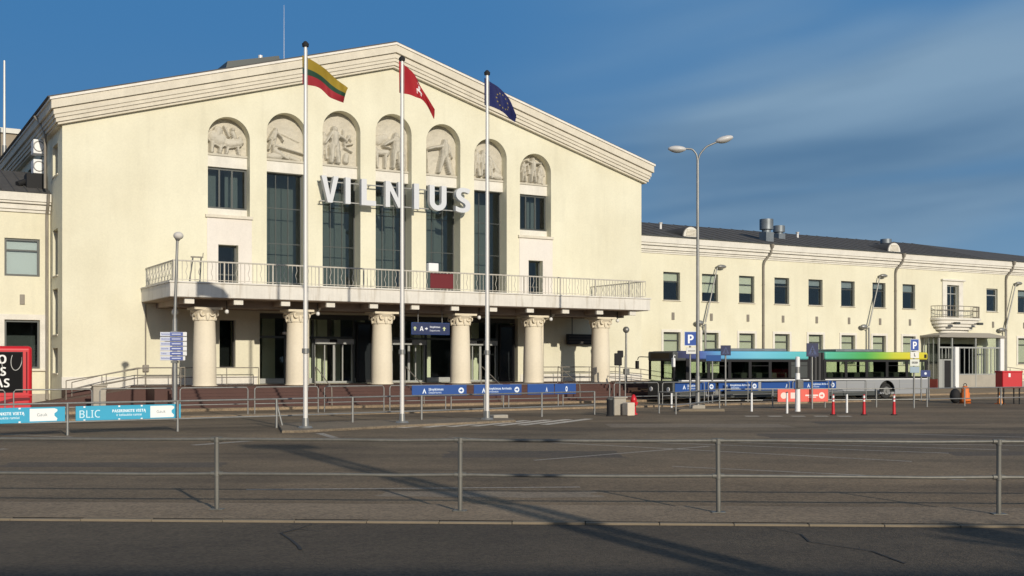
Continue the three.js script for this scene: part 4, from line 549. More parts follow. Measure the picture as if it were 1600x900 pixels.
{
  const d = (a, b) => [Math.hypot(b[0] - a[0], b[1] - a[1]), Math.atan2(-(b[1] - a[1]), b[0] - a[0])];
  const cyan = std(0.03, 0.30, 0.45);
  const cyanPrint = (big, l1, l2, box1) => canvasMat(1024, 142, (x, W, H) => {
    x.fillStyle = '#3aa5c8'; x.fillRect(0, 0, W, H); x.fillStyle = '#cfe9f2'; x.textBaseline = 'middle'; x.font = '100px sans-serif'; x.fillText(big, 24, H * 0.54); x.fillStyle = '#f2f8fa'; x.font = 'bold 40px sans-serif'; x.textAlign = 'center'; x.fillText(l1, 505, H * 0.38, 330); x.font = '30px sans-serif'; x.fillText(l2, 505, H * 0.66, 250);
    x.fillStyle = '#eef0ee'; x.fillRect(715, 12, 215, H - 24); x.beginPath(); x.moveTo(930, 12); x.lineTo(956, 22); x.lineTo(956, 40); x.lineTo(930, 60); x.fill(); x.beginPath(); x.moveTo(930, H - 60); x.lineTo(956, H - 34); x.lineTo(950, H - 12); x.lineTo(930, H - 12); x.fill(); x.fillStyle = '#7d8b8f'; x.font = '40px sans-serif'; x.fillText(box1, 822, H * 0.5); x.fillStyle = '#f4f8f8'; for (const q of [70, 400, 620]) { x.fillRect(q, 0, 18, 14); x.fillRect(q, H - 14, 18, 14); } });
  const pts = [...along(fa0, fa1, 3)], off = (p, k = 0.06) => [p[0] + 0.02, p[1] + k];
  const lerp = (a, b, t) => [mix(a[0], b[0], t), mix(a[1], b[1], t)];
  const put = (a, b, mat, label) => { const [L, ang] = d(a, b); banner('cyan_banner', label, 'banner', [a[0], 0.42, a[1]], ang, L, 0.46, mat, cyan, 'cyan banners on the car park fence'); };
  const s0 = off(site(-10.72, 36.55)), s1 = off(site(-13.32, 34.5)), s2 = off(site(-13.56, 34.3)), s3 = off(site(-16.2, 32.15));
  put(s1, s0, cyanPrint('BLIC', 'PASIRINKITE VIETĄ', 'ir keliaukite ramiai', 'Gauk'), 'cyan banner reading BLIC with a white box, right of the two');
  put(s3, s2, cyanPrint('', 'PASIRINKITE VIETĄ', 'ir keliaukite ramiai', 'Gauk'), 'cyan banner cut by the left picture edge, left of the two');
  const bm = M.blue, prints = [blueBanner(2.6, 0.5, ['Išvykimas', 'Departures'], 0.22, 0.9), blueBanner(2.6, 0.5, ['Atvykimas Arrivals', 'Terminalas'], 0.2, 0.9), blueBanner(2.6, 0.5, ['', ''], 0.72, 0), blueBanner(2.6, 0.5, null, 0, 0.55)];
  const lab = ['blue wayfinding banner directly behind the middle flagpole', 'blue wayfinding banner behind the rightmost flagpole', 'blue banner with a small symbol at its right end, right of the flagpoles', 'short blue banner with only an arrow, right of the flagpoles', 'blue banner below the front window of the bus', 'blue banner with two lines of text before the bus side', 'blue banner behind the white striped mast', 'dark blue banner at the bus joint'];
  const group = 'blue wayfinding banners on the rear barrier';
  [[21.75, 24.5, 0], [24.9, 27.45, 1], [27.8, 29.28, 2], [29.34, 30.55, 3], [36.9, 39.6, 0], [39.85, 42.65, 1], [42.9, 45.5, 2], [45.9, 48.6, 1]].forEach(([a, b, k], i) => banner('blue_banner', lab[i], 'banner', [a, 0.70, 14.22 - 0.012 * a - (i > 3 ? 0.28 : 0.05)], 0, b - a, 0.5, prints[k], bm, group));
  const coral = canvasMat(512, 116, (x, W, H) => { x.fillStyle = '#dd5b4c'; x.fillRect(0, 0, W, H); x.fillStyle = '#f6d2c8'; x.beginPath(); x.arc(60, 58, 30, 0, 7); x.fill(); x.fillRect(130, 30, 50, 56); x.fillStyle = '#b8483c'; x.fillRect(228, 0, 6, H); x.fillRect(304, 0, 4, H); x.fillStyle = '#f8dcd4'; x.fillRect(280, 50, 130, 14); x.fillRect(310, 70, 80, 8); x.beginPath(); x.arc(448, 58, 30, 0, 7); x.fill(); x.fillStyle = '#dd5b4c'; arrow(x, 448, 58, 16, 0); });
  const c0 = site(12.62, 54.0), c1 = site(15.15, 54.45), [L, ang] = d(c0, c1); banner('coral_banner', 'coral red banner with pale symbols on the fence by the white mast', 'banner', [c0[0], 0.34, c0[1] + 0.06], ang, L, 0.6, coral, std(0.6, 0.1, 0.07));
}

// ------------------------------------------------------------------ lamps
{
  const [X, Z] = site(8.51, 51.9), t = thing('street_lamp', 'tall double-armed street lamp standing before the bus', 'street lamp', [X, 0, Z], SITE_TURN);
  mesh('pole', [rod(V(0, 0, 0), V(0, 1.6, 0), 0.11, 0.11, 16), rod(V(0, 1.6, 0), V(0, 11.5, 0), 0.085, 0.06, 16)], M.galv, t);
  mesh('arm', bent([V(0, 11.4, 0), V(-0.06, 11.75, 0), V(-0.25, 11.98, 0), V(-0.6, 12.02, 0)], 0.04, 20), M.galv, t); mesh('arm', bent([V(0, 11.4, 0), V(0.1, 11.75, 0), V(0.4, 12.1, 0), V(0.95, 12.35, 0)], 0.04, 20), M.galv, t);
  const head = new THREE.SphereGeometry(1, 20, 12); head.scale(0.42, 0.15, 0.2); const lens = new THREE.SphereGeometry(1, 18, 8, 0, 6.3, Math.PI / 2, Math.PI / 2); lens.scale(0.34, 0.15, 0.16);
  for (const [x, y, r] of [[-0.95, 12.0, -0.03], [1.22, 12.45, 0.25]]) { const h = mesh('lamp_head', [head.clone().rotateZ(r).translate(x, y, 0)], std(0.55, 0.54, 0.52, { roughness: 0.4 }), t); mesh('lens', lens.clone().rotateZ(r).translate(x, y - 0.03, 0), M.frameLight, h); }
  mesh('base_block', rbox(-0.3, 0.3, 0, 0.28, -0.3, 0.3, 0.05), M.concrete, t);
  struct(mesh('lamp_island', (() => { const g = rbox(-1.0, 1.1, -0.15, 0.12, -0.7, 0.75, 0.05); g.rotateY(SITE_TURN).translate(X, 0, Z); return g; })(), M.kerb));
}
{
  const [X, Z] = site(-12.95, 43.5), t = thing('street_lamp', 'slim street lamp with a mushroom head left of the portico', 'street lamp', [X, 0, Z], SITE_TURN);
  mesh('pole', [rod(V(0, 0, 0), V(0, 3.9, 0), 0.1, 0.09, 14), rod(V(0, 3.9, 0), V(0.1, 6.95, 0), 0.06, 0.05, 12)], M.galv, t);
  const g = new THREE.SphereGeometry(0.19, 18, 12); g.scale(1, 0.8, 1); const h = mesh('lamp_head', g.translate(0.14, 7.08, 0), std(0.6, 0.57, 0.52), t); mesh('lamp_neck', new THREE.CylinderGeometry(0.12, 0.07, 0.12, 14).translate(0.11, 6.95, 0), M.galv, h);
  const s = thing('direction_sign', 'stack of blue and white direction boards on the slim lamp post', 'sign', [X, 0, Z], SITE_TURN);
  const words = ['Terminalas', 'Išvykimas', 'Atvykimas', 'Stotelė', 'Taksi', 'Parkavimas'];
  for (let i = 0; i < 6; i++) {
    const y = 3.30 - i * 0.185; const b = mesh('direction_board', rbox(-0.52, 0.50 - (i === 5 ? 0.06 : 0), y - 0.08, y + 0.08, 0.11, 0.15, 0.01), i === 5 ? M.whitePaint : M.whitePaint, s);
    mesh('board_print', plane(-0.5, 0.36, y - 0.07, y + 0.07, 0.154), canvasMat(256, 44, (x, W, H) => { x.fillStyle = '#c9cede'; x.fillRect(0, 0, W, H); x.fillStyle = '#5c6ba8'; x.fillRect(W * 0.42, 0, W * 0.58, H); x.fillStyle = '#5a64a0'; x.font = 'bold 24px sans-serif'; x.textBaseline = 'middle'; x.fillText(words[i], 8, H / 2, W * 0.38); x.fillStyle = '#e8ecf4'; x.fillRect(W * 0.5, H * 0.4, W * 0.4, H * 0.2); }), b, true);
  }
  each('clamp', [box(-0.12, 0.12, 2.2, 2.28, -0.12, 0.12), box(-0.12, 0.12, 3.36, 3.42, -0.12, 0.12)], M.galv, s);
}
[[52.0, 1.1, 'slender lamp post leaning right at the third wing window'], [68.7, 1.25, 'slender lamp post leaning right in the middle of the wing'], [85.6, 1.4, 'slender lamp post leaning right beside the porch at the far right']].forEach(([x, lean, label]) => {
  const k = (59.4 + 1.5) / 59.4, t = thing('wall_lamp_post', label, 'lamp post', [x + 1.15, 0.1, -3.3], 0, 'leaning lamp posts along the wing');
  mesh('pole', [rod(V(0, 0, 0), V(0, 4.9, 0), 0.09, 0.075, 12), rod(V(0, 5.0, 0), V(lean, 8.95, 0), 0.06, 0.045, 10)], M.galv, t);
  const g = new THREE.SphereGeometry(1, 14, 8); g.scale(0.42, 0.15, 0.2); mesh('lamp_head', g.clone().translate(lean + 0.42, 9.05, 0), M.galv, t); mesh('lamp_head', g.clone().scale(0.9, 1.3, 1).translate(-0.55, 4.95, 0), M.galv, t); mesh('arm', rod(V(0, 4.7, 0), V(-0.35, 4.9, 0), 0.03), M.galv, t);
});
{ const [X, Z] = site(6.9, 68.5), t = thing('lamp_post', 'short thin globe lamp post right of the last portico column', 'lamp post', [X, 0, Z]); mesh('pole', rod(V(0, 0, 0), V(0, 4.1, 0), 0.07, 0.06), M.galv, t); mesh('globe', new THREE.SphereGeometry(0.2, 14, 10).translate(0, 4.2, 0), M.galv, t); mesh('junction_box', rbox(-0.17, 0.17, 1.5, 1.85, -0.1, 0.14, 0.03), M.galv, t); }

// ------------------------------------------------------------------ signs
function signPost(l, z, h, name, label, cat, turn = SITE_TURN) { const [X, Z] = site(l, z), t = thing(name, label, cat, [X, 0, Z], turn); mesh('post', rod(V(0, 0, 0), V(0, h, 0), 0.045, 0.045, 12), M.galv, t); return t; }
const pMat = canvasMat(192, 224, (x, W, H) => { x.fillStyle = '#e9edf2'; x.fillRect(0, 0, W, H); x.fillStyle = '#12479b'; x.fillRect(7, 7, W - 14, H - 14); x.fillStyle = '#f4f6f8'; x.font = 'bold 190px sans-serif'; x.textAlign = 'center'; x.textBaseline = 'middle'; x.fillText('P', W / 2, H * 0.54); });
const crossMat = canvasMat(192, 192, (x, W, H) => { x.fillStyle = '#101d48'; x.fillRect(0, 0, W, H); x.fillStyle = '#34446f'; x.beginPath(); x.moveTo(W / 2, 26); x.lineTo(W - 26, H - 30); x.lineTo(26, H - 30); x.closePath(); x.fill(); x.strokeStyle = '#0c142e'; x.lineWidth = 13; x.lineCap = 'round'; x.beginPath(); x.moveTo(96, 92); x.lineTo(94, 122); x.lineTo(74, 152); x.moveTo(94, 122); x.lineTo(116, 152); x.moveTo(76, 108); x.lineTo(118, 110); x.stroke(); x.fillStyle = '#0c142e'; x.beginPath(); x.arc(97, 76, 11, 0, 7); x.fill(); });
function plate(t, x0, x1, y0, y1, mat, name = 'sign_plate', z = 0.05) { const p = mesh(name, rbox(x0, x1, y0, y1, z, z + 0.03, 0.008), M.galv, t); mesh('sign_face', plane(x0 + 0.005, x1 - 0.005, y0 + 0.005, y1 - 0.005, z + 0.034), mat, p, true); return p; }
{
  const a = signPost(8.38, 53.3, 3.55, 'parking_sign', 'blue parking sign with white P beside the tall lamp', 'road sign'); plate(a, -0.29, 0.30, 3.0, 3.68, pMat); plate(a, -0.2, 0.32, 2.62, 2.92, canvasMat(96, 64, (x, W, H) => { x.fillStyle = '#d8d8d2'; x.fillRect(0, 0, W, H); x.fillStyle = '#333'; x.fillRect(16, 30, 64, 8); }));
  const b = signPost(19.46, 54.85, 3.3, 'parking_sign', 'blue parking sign above white plates behind the bus rear', 'road sign'); plate(b, -0.2, 0.22, 2.78, 3.36, pMat); plate(b, -0.2, 0.22, 2.42, 2.74, canvasMat(96, 72, (x, W, H) => { x.fillStyle = '#e2e2dc'; x.fillRect(0, 0, W, H); x.fillStyle = '#333'; x.fillRect(40, 16, 8, 34); x.fillRect(40, 44, 20, 8); })); plate(b, -0.22, 0.24, 2.05, 2.38, canvasMat(96, 72, (x, W, H) => { x.fillStyle = '#d8dcd2'; x.fillRect(0, 0, W, H); x.fillStyle = '#2c2c2c'; x.fillRect(18, 26, 60, 20); x.fillStyle = '#d8dcd2'; for (const q of [24, 40, 56]) x.fillRect(q, 30, 10, 7); })); plate(b, -0.22, 0.24, 1.72, 2.02, std(0.35, 0.45, 0.52));
  const c = signPost(10.95, 58.1, 3.0, 'crossing_sign', 'blue pedestrian crossing sign in front of the bus front half', 'road sign'); plate(c, -0.26, 0.26, 2.58, 3.1, crossMat);
  const d = signPost(14.33, 54.1, 3.1, 'crossing_sign', 'blue pedestrian crossing sign in front of the bus joint', 'road sign'); plate(d, -0.29, 0.29, 2.5, 3.14, crossMat); plate(d, 0.1, 0.22, 2.45, 3.1, std(0.15, 0.17, 0.28), 'edge_plate', -0.2);
  const e = signPost(6.1, 64.2, 2.9, 'signal_box', 'black traffic signal seen from behind right of the last column', 'traffic signal'); mesh('housing', [rbox(-0.3, 0.12, 2.05, 2.75, -0.15, 0.15, 0.05), rbox(-0.12, 0.2, 2.5, 2.9, -0.18, 0.12, 0.04)], M.black, e); mesh('second_post', rod(V(0.32, 0, 0), V(0.32, 2.6, 0), 0.04), M.galv, e);
  const g = signPost(10.7, 60.5, 2.35, 'small_sign', 'small blue plate on a thin post behind the tall lamp', 'road sign'); plate(g, -0.35, 0.45, 2.3, 2.62, std(0.03, 0.09, 0.28));
  const [px, pz] = site(23.7, 65); const h = thing('small_sign', 'small blue plate with white dot before the porch', 'road sign', [px, 0, pz], SITE_TURN); mesh('post', [rod(V(-0.22, 0, 0), V(-0.22, 1.5, 0), 0.04), rod(V(0.22, 0, 0), V(0.22, 1.5, 0), 0.04)], M.galv, h); plate(h, -0.28, 0.28, 1.4, 1.78, canvasMat(96, 64, (x, W, H) => { x.fillStyle = '#16316f'; x.fillRect(0, 0, W, H); x.fillStyle = '#dde4ee'; x.beginPath(); x.arc(48, 32, 13, 0, 7); x.fill(); }));
}
{ // hanging sign under the portico
  const t = thing('hanging_sign', 'dark blue sign with arrows hanging between the portico columns', 'sign', [26.3, 3.72, 4.35]); mesh('panel', rbox(0, 2.3, 0, 0.66, -0.08, 0, 0.02), M.blue, t);
  mesh('print', plane(0.02, 2.28, 0.02, 0.64, 0.005), canvasMat(512, 144, (x, W, H) => { x.fillStyle = '#1a2a55'; x.fillRect(0, 0, W, H); x.fillStyle = '#c5cf9c'; arrow(x, 40, 70, 26, -Math.PI / 2); arrow(x, 440, 70, 26, -Math.PI / 2); x.fillStyle = '#e6e9f0'; x.font = 'bold 78px sans-serif'; x.textBaseline = 'middle'; x.fillText('A', 105, 74); arrow(x, 195, 72, 20, 0); x.font = 'bold 30px sans-serif'; x.fillText('Išvykimas', 240, 50); x.font = '28px sans-serif'; x.fillText('Departures', 240, 94); }), t, true);
  mesh('hanger', [rod(V(0.4, 0.66, -0.04), V(0.4, 1.5, -0.04), 0.02), rod(V(1.85, 0.66, -0.04), V(1.85, 1.5, -0.04), 0.02)], M.galv, t);
}
{ const t = thing('display_board', 'black electronic board under the balcony left of the last column', 'display', [38.9, 3.35, 0.4]); mesh('casing', rbox(0, 2.3, 0, 0.65, -0.15, 0, 0.03), M.black, t); for (let i = 0; i < 3; i++) mesh('display_row', box(0.12, 2.18, 0.1 + i * 0.18, 0.2 + i * 0.18, 0.002, 0.008), std(0.05, 0.045, 0.04), t); mesh('hanger', [rod(V(0.4, 0.65, -0.07), V(0.4, 1.9, -0.07), 0.03), rod(V(1.9, 0.65, -0.07), V(1.9, 1.9, -0.07), 0.03)], M.frame, t); }
{ const t = thing('balcony_board', 'dark red board fixed on the balcony railing', 'board', [26.74, 6.16, 5.72]); mesh('panel', rbox(0, 1.36, 0, 0.78, -0.03, 0, 0.01), M.redDark, t); mesh('board_rim', [box(0, 1.36, 0.74, 0.78, 0.001, 0.02), box(0, 1.36, 0, 0.04, 0.001, 0.02)], M.redDark, t);
  const u = thing('floodlight_case', 'white box standing behind the dark red balcony board', 'floodlight', [27.0, 6.05, 4.9]); mesh('casing', rbox(0, 0.6, 1.05, 1.5, -0.2, 0.1, 0.04), M.whitePaint, u); mesh('stand', [rod(V(0.3, 0, 0), V(0.3, 1.05, 0), 0.04), rbox(0.1, 0.5, 0, 0.05, -0.2, 0.2, 0.01)], M.galv, u);
  const w = thing('trestle', 'dark trestle stand at the left end of the balcony', 'stand', [14.6, 6.04, 4.4]); mesh('top_bar', [rbox(-0.1, 0.5, 1.25, 1.32, -0.04, 0.04, 0.01), rod(V(0.48, 1.3, 0), V(0.5, 1.5, 0), 0.02)], M.pipe, w); each('leg', [rod(V(0, 1.25, 0), V(-0.2, 0, 0.1), 0.035), rod(V(0.4, 1.25, 0), V(0.3, 0, 0.1), 0.035)], M.frame, w); each('leg', [rod(V(0, 1.25, 0), V(-0.1, 0, -0.3), 0.03), rod(V(0.4, 1.25, 0), V(0.42, 0, -0.3), 0.03)], M.frame, w);
}

// ------------------------------------------------------------------ bollards and small things
{
  const rw = (l, z, label) => { const [X, Z] = site(l, z), t = thing('bollard', label, 'bollard', [X, 0, Z], 0, 'red and white bollards'); mesh('base', [new THREE.CylinderGeometry(0.12, 0.15, 0.05, 18).translate(0, 0.025, 0)], M.rubber, t); mesh('body', [new THREE.CylinderGeometry(0.05, 0.075, 0.53, 16).translate(0, 0.315, 0), new THREE.CylinderGeometry(0.045, 0.045, 0.06, 16).translate(0, 0.69, 0), new THREE.SphereGeometry(0.044, 12, 8).translate(0, 0.84, 0)], M.red, t); mesh('band', [new THREE.CylinderGeometry(0.046, 0.049, 0.08, 16).translate(0, 0.62, 0), new THREE.CylinderGeometry(0.045, 0.046, 0.11, 16).translate(0, 0.775, 0)], M.whitePaint, t); };
  rw(13.47, 47.5, 'red and white bollard nearest the coral banner'); rw(14.76, 47.5, 'red and white bollard, middle of the row of three'); rw(16.02, 47.5, 'red and white bollard, rightmost of the row of three');
  const wp = (l, z, h, label) => { const [X, Z] = site(l, z), t = thing('white_post', label, 'post', [X, 0, Z], 0, 'thin white posts'); mesh('post', new THREE.CylinderGeometry(0.045, 0.05, h, 14).translate(0, h / 2, 0), M.whitePaint, t); mesh('cap', new THREE.SphereGeometry(0.047, 12, 6).translate(0, h, 0), M.frame, t); };
  wp(10.83, 51.2, 0.86, 'thin white post left of the coral banner'); wp(11.97, 49.3, 0.9, 'thin white post in front of the coral banner'); wp(14.75, 49.9, 0.82, 'thin white post between two red and white bollards'); wp(7.83, 55.6, 0.75, 'thin white post left of the tall lamp');
  const [X, Z] = site(12.91, 51.2), t = thing('white_mast', 'thick white mast with a grey band before the bus joint', 'mast', [X, 0, Z]); mesh('post', new THREE.CylinderGeometry(0.1, 0.12, 2.45, 20).translate(0, 1.225, 0), M.whitePaint, t); mesh('band', new THREE.CylinderGeometry(0.108, 0.108, 0.28, 20).translate(0, 1.88, 0), M.galv, t); mesh('cap', new THREE.SphereGeometry(0.1, 16, 8).scale(1, 0.4, 1).translate(0, 2.45, 0), M.whitePaint, t); mesh('control_box', rbox(-0.16, 0.16, 1.05, 1.45, 0.05, 0.22, 0.03), M.galv, t);
  const hy = site(5.16, 48.1), hyd = thing('hydrant', 'red hydrant behind the pale concrete block', 'hydrant', [hy[0], 0, hy[1]]); mesh('body', new THREE.LatheGeometry([[0.17, 0], [0.17, 0.05], [0.11, 0.08], [0.1, 0.55], [0.14, 0.58], [0.13, 0.68], [0.08, 0.8], [0.03, 0.86], [0, 0.86]].map((p) => new THREE.Vector2(...p)), 20), M.red, hyd); mesh('outlet', [rod(V(-0.2, 0.5, 0), V(0.2, 0.5, 0), 0.05, 0.05, 12), rod(V(0, 0.45, 0), V(0, 0.45, 0.2), 0.06, 0.06, 12)], M.red, hyd);
  const cb = site(4.85, 47.2); tag(mesh('concrete_block', rbox(cb[0] - 0.18, cb[0] + 0.2, 0, 0.55, cb[1] - 0.2, cb[1] + 0.2, 0.04), std(0.7, 0.62, 0.5, { map: stoneMap })), 'pale concrete block in front of the red hydrant', 'concrete block');
  const gb = site(4.45, 47.6); tag(mesh('concrete_block', [rbox(gb[0] - 0.32, gb[0] + 0.3, 0, 0.72, gb[1] - 0.2, gb[1] + 0.2, 0.04), rbox(gb[0] - 0.36, gb[0] + 0.34, 0.72, 0.78, gb[1] - 0.24, gb[1] + 0.24, 0.02)], M.concrete), 'grey concrete block between black bin and pale block', 'concrete block');
  const bb = site(4.03, 46.6), bn = thing('litter_bin', 'narrow black litter bin beside the grey concrete block', 'litter bin', [bb[0], 0, bb[1]]); mesh('body', new THREE.CylinderGeometry(0.14, 0.13, 0.66, 18).translate(0, 0.36, 0), M.black, bn); mesh('lid', [new THREE.CylinderGeometry(0.15, 0.15, 0.06, 18).translate(0, 0.71, 0)], M.frame, bn); mesh('base', new THREE.CylinderGeometry(0.16, 0.17, 0.05, 18).translate(0, 0.025, 0), M.rubber, bn);
  const ib = site(-0.45, 43.8); tag(mesh('kerb_block', rbox(ib[0] - 0.4, ib[0] + 0.25, 0, 0.2, ib[1] - 0.2, ib[1] + 0.2, 0.04), M.concrete), 'low concrete block on the island right of the flagpoles', 'concrete block');
  const [rx, rz] = site(26.4, 60.2), rb = thing('red_box', 'bright red box on legs at the right by the porch', 'box', [rx, 0, rz], SITE_TURN + 0.15); mesh('body', rbox(-0.58, 0.58, 0.86, 1.76, -0.35, 0.35, 0.07, 3), M.red, rb); mesh('lid', rbox(-0.6, 0.6, 1.68, 1.78, -0.37, 0.37, 0.04), M.red, rb); mesh('label_plate', rbox(-0.24, -0.12, 1.45, 1.65, 0.35, 0.36, 0.004), M.whitePaint, rb); for (const [x, z] of [[-0.45, 0.25], [0.45, 0.25], [-0.45, -0.25], [0.45, -0.25]]) mesh('leg', rod(V(x, 0, z), V(x, 0.88, z), 0.035), M.black, rb);
  const [ox, oz] = site(24.6, 61.5), ob = thing('traffic_barrel', 'orange barrel with a dark bag at the porch entrance', 'barrel', [ox, 0, oz], SITE_TURN); mesh('body', new THREE.LatheGeometry([[0, 0], [0.3, 0], [0.28, 0.28], [0.24, 0.3], [0.24, 0.58], [0.2, 0.6], [0.2, 0.85], [0.08, 0.95], [0, 0.95]].map((p) => new THREE.Vector2(...p)), 20), M.orange, ob); mesh('handle', new THREE.TorusGeometry(0.08, 0.02, 6, 14).translate(0, 1.0, 0), M.black, ob);
  const [dx, dz] = site(24.1, 61.6), db = thing('dark_sack', 'dark sack slumped left of the orange barrel', 'sack', [dx, 0, dz]); mesh('body', new THREE.SphereGeometry(0.34, 16, 12).scale(0.9, 1.2, 0.8).translate(0, 0.4, 0), M.black, db); mesh('knot', new THREE.ConeGeometry(0.1, 0.2, 10).translate(0, 0.86, 0), M.black, db);
  const [cx, cz] = site(26.1, 60.6), cn = thing('traffic_cone', 'small orange cone standing under the red box', 'traffic cone', [cx, 0, cz]); mesh('base', rbox(-0.2, 0.2, 0, 0.04, -0.2, 0.2, 0.01), M.orange, cn); mesh('cone', new THREE.CylinderGeometry(0.04, 0.15, 0.6, 18).translate(0, 0.34, 0), std(0.75, 0.3, 0.08), cn); mesh('band', new THREE.CylinderGeometry(0.086, 0.115, 0.14, 18).translate(0, 0.38, 0), M.whitePaint, cn);
}

// ------------------------------------------------------------------ buses
function wheel(parent, x, z, r = 0.48) {
  const w = mesh('wheel', [new THREE.TorusGeometry(r * 0.78, r * 0.22, 10, 28).translate(x, r, z), new THREE.CylinderGeometry(r * 0.82, r * 0.82, 0.22, 24).rotateX(Math.PI / 2).translate(x, r, z - 0.02)], M.rubber, parent); mesh('rim', [new THREE.CylinderGeometry(r * 0.5, r * 0.55, 0.05, 20).rotateX(Math.PI / 2).translate(x, r, z + 0.11), new THREE.CylinderGeometry(r * 0.18, r * 0.2, 0.1, 12).rotateX(Math.PI / 2).translate(x, r, z + 0.14)], M.galv, w);
}
{
  const t = thing('articulated_bus', 'long articulated bus with rainbow roof band parked before the wing', 'bus', [38.95, 0.02, 10.72], -0.075);
  const L = 19.0, D = -2.5, J0 = 9.55, J1 = 10.75;                         // bellows from J0 to J1
  const livery = canvasMat(1024, 16, (x, W, H) => { const g = x.createLinearGradient(0, 0, W, 0); [[0, '#2a2c40'], [0.05, '#3d4265'], [0.10, '#4f63a0'], [0.15, '#5b8fc0'], [0.21, '#68aed0'], [0.30, '#72bcd4'], [0.40, '#66b8c8'], [0.50, '#5fb8b4'], [0.58, '#5ab397'], [0.66, '#52aa78'], [0.73, '#52a65a'], [0.79, '#82b548'], [0.85, '#bfc545'], [0.92, '#d2c83c'], [1, '#cfc23a']].forEach(([a, c]) => g.addColorStop(a, c)); x.fillStyle = g; x.fillRect(0, 0, W, H); }, { roughness: 0.35 });
  const lv = (g) => { g = g.index ? g.toNonIndexed() : g; const p = g.attributes.position, u = g.attributes.uv; for (let i = 0; i < p.count; i++) u.setXY(i, sat(p.getX(i) / L), 0.5); return g; };
  const silver = std(0.30, 0.31, 0.32, { roughness: 0.45 }), navy = std(0.05, 0.09, 0.2, { roughness: 0.4 });
  // lower body of both halves with wheel arches
  const lower = (x0, x1, arches) => { const s = new THREE.Shape(); s.moveTo(x0, 0.3); for (const c of arches) { s.lineTo(c - 0.62, 0.3); s.absarc(c, 0.48, 0.64, Math.PI + 0.28, -0.28, true); s.lineTo(c + 0.62, 0.3); } s.lineTo(x1, 0.3); s.lineTo(x1, 1.18); s.lineTo(x0, 1.18); s.closePath(); return s; };
  mesh('body', [ext(lower(0.35, J0, [2.9, 8.0]), -0.06, 0), ext(lower(0.35, J0, [2.9, 8.0]), D, D + 0.06), box(0.3, J0, 0.3, 0.42, D + 0.06, -0.06)], silver, t);
  mesh('body', [ext(lower(J1, L - 0.1, [15.6]), -0.06, 0), ext(lower(J1, L - 0.1, [15.6]), D, D + 0.06), box(J1, L - 0.1, 0.3, 0.42, D + 0.06, -0.06), rbox(L - 0.12, L, 0.35, 1.35, D, 0, 0.04)], silver, t);
  each('rub_strip', [box(0.4, J0, 1.18, 1.23, -0.03, 0.012), box(J1, L - 0.1, 1.18, 1.23, -0.03, 0.012)], M.whitePaint, t);
  each('skirt', [box(0.4, 2.2, 0.24, 0.62, 0.002, 0.02), box(3.6, 7.3, 0.24, 0.62, 0.002, 0.02), box(J1, 14.9, 0.24, 0.5, 0.002, 0.02)], M.frame, t);
  each('panel_line', [box(11.6, 14.6, 0.98, 1.0, 0.001, 0.008), box(11.6, 11.62, 0.6, 0.98, 0.001, 0.008), box(14.6, 14.62, 0.6, 1.0, 0.001, 0.008), box(16.5, 18.6, 0.9, 0.92, 0.001, 0.008)], M.frameLight, t);
  each('panel_seam', [1.9, 4.0, 5.4, 6.9, 12.4, 13.8, 16.6, 17.8].map((x) => box(x - 0.008, x + 0.008, 0.5, 1.16, 0.001, 0.006)), M.frame, t);
  mesh('roof_band', [lv(rbox(0.25, J0, 2.36, 2.84, D, 0, 0.12, 4)), lv(rbox(J1, L, 2.36, 2.84, D, 0, 0.12, 4))], livery, t, true);
  each('roof_unit', [rbox(3.6, 8.2, 2.82, 3.0, D + 0.4, -0.35, 0.07), rbox(11.9, 15.6, 2.82, 3.0, D + 0.4, -0.35, 0.07)], M.zinc, t);
  const pil = []; for (const [a, b, n] of [[1.0, J0, 6], [J1, L - 0.15, 5]]) for (let i = 0; i <= n; i++) { const x = mix(a, b, i / n); for (const z of [[-0.06, -0.004], [D + 0.004, D + 0.06]]) pil.push(box(x - 0.1, x + 0.1, 1.23, 2.37, ...z)); }
  for (const [a, b] of [[0.9, J0], [J1, L - 0.05]]) for (const z of [[-0.058, -0.006], [D + 0.006, D + 0.058]]) pil.push(box(a, b, 2.24, 2.37, ...z), box(a, b, 1.23, 1.32, ...z));
  each('pillar', pil, M.black, t);
  for (const [a, b, n] of [[1.0, J0, 6], [J1, L - 0.15, 5]]) for (let i = 0; i < n; i++) { const x0 = mix(a, b, i / n) + 0.1, x1 = mix(a, b, (i + 1) / n) - 0.1; for (const z of [-0.03, D + 0.03]) mesh('window', box(x0, x1, 1.32, 2.24, z - 0.003, z + 0.003), (i + (z < -1 ? 1 : 0)) % 7 === 5 ? M.frame : M.busGlass, t); if (i % 2) mesh('vent_bar', box(x0, x1, 2.0, 2.03, -0.035, -0.015), M.black, t); }
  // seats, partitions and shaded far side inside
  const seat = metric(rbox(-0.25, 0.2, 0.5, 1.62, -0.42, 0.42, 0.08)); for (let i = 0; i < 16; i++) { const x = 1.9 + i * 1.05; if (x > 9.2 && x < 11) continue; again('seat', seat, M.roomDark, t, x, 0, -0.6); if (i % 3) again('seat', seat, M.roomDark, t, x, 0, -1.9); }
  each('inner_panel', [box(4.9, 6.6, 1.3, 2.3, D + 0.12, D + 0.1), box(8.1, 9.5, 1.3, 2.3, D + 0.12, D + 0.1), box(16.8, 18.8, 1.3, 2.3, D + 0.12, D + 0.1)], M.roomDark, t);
  // bellows: pleats
  const pl = []; for (let i = 0; i < 8; i++) { const x = J0 + 0.07 + i * 0.152; pl.push(rbox(x - 0.065, x + 0.065, 0.42, 2.80, D + 0.12, i % 2 ? -0.06 : -0.14, 0.03)); } mesh('bellows', pl, std(0.055, 0.055, 0.055, { roughness: 0.9 }), t);
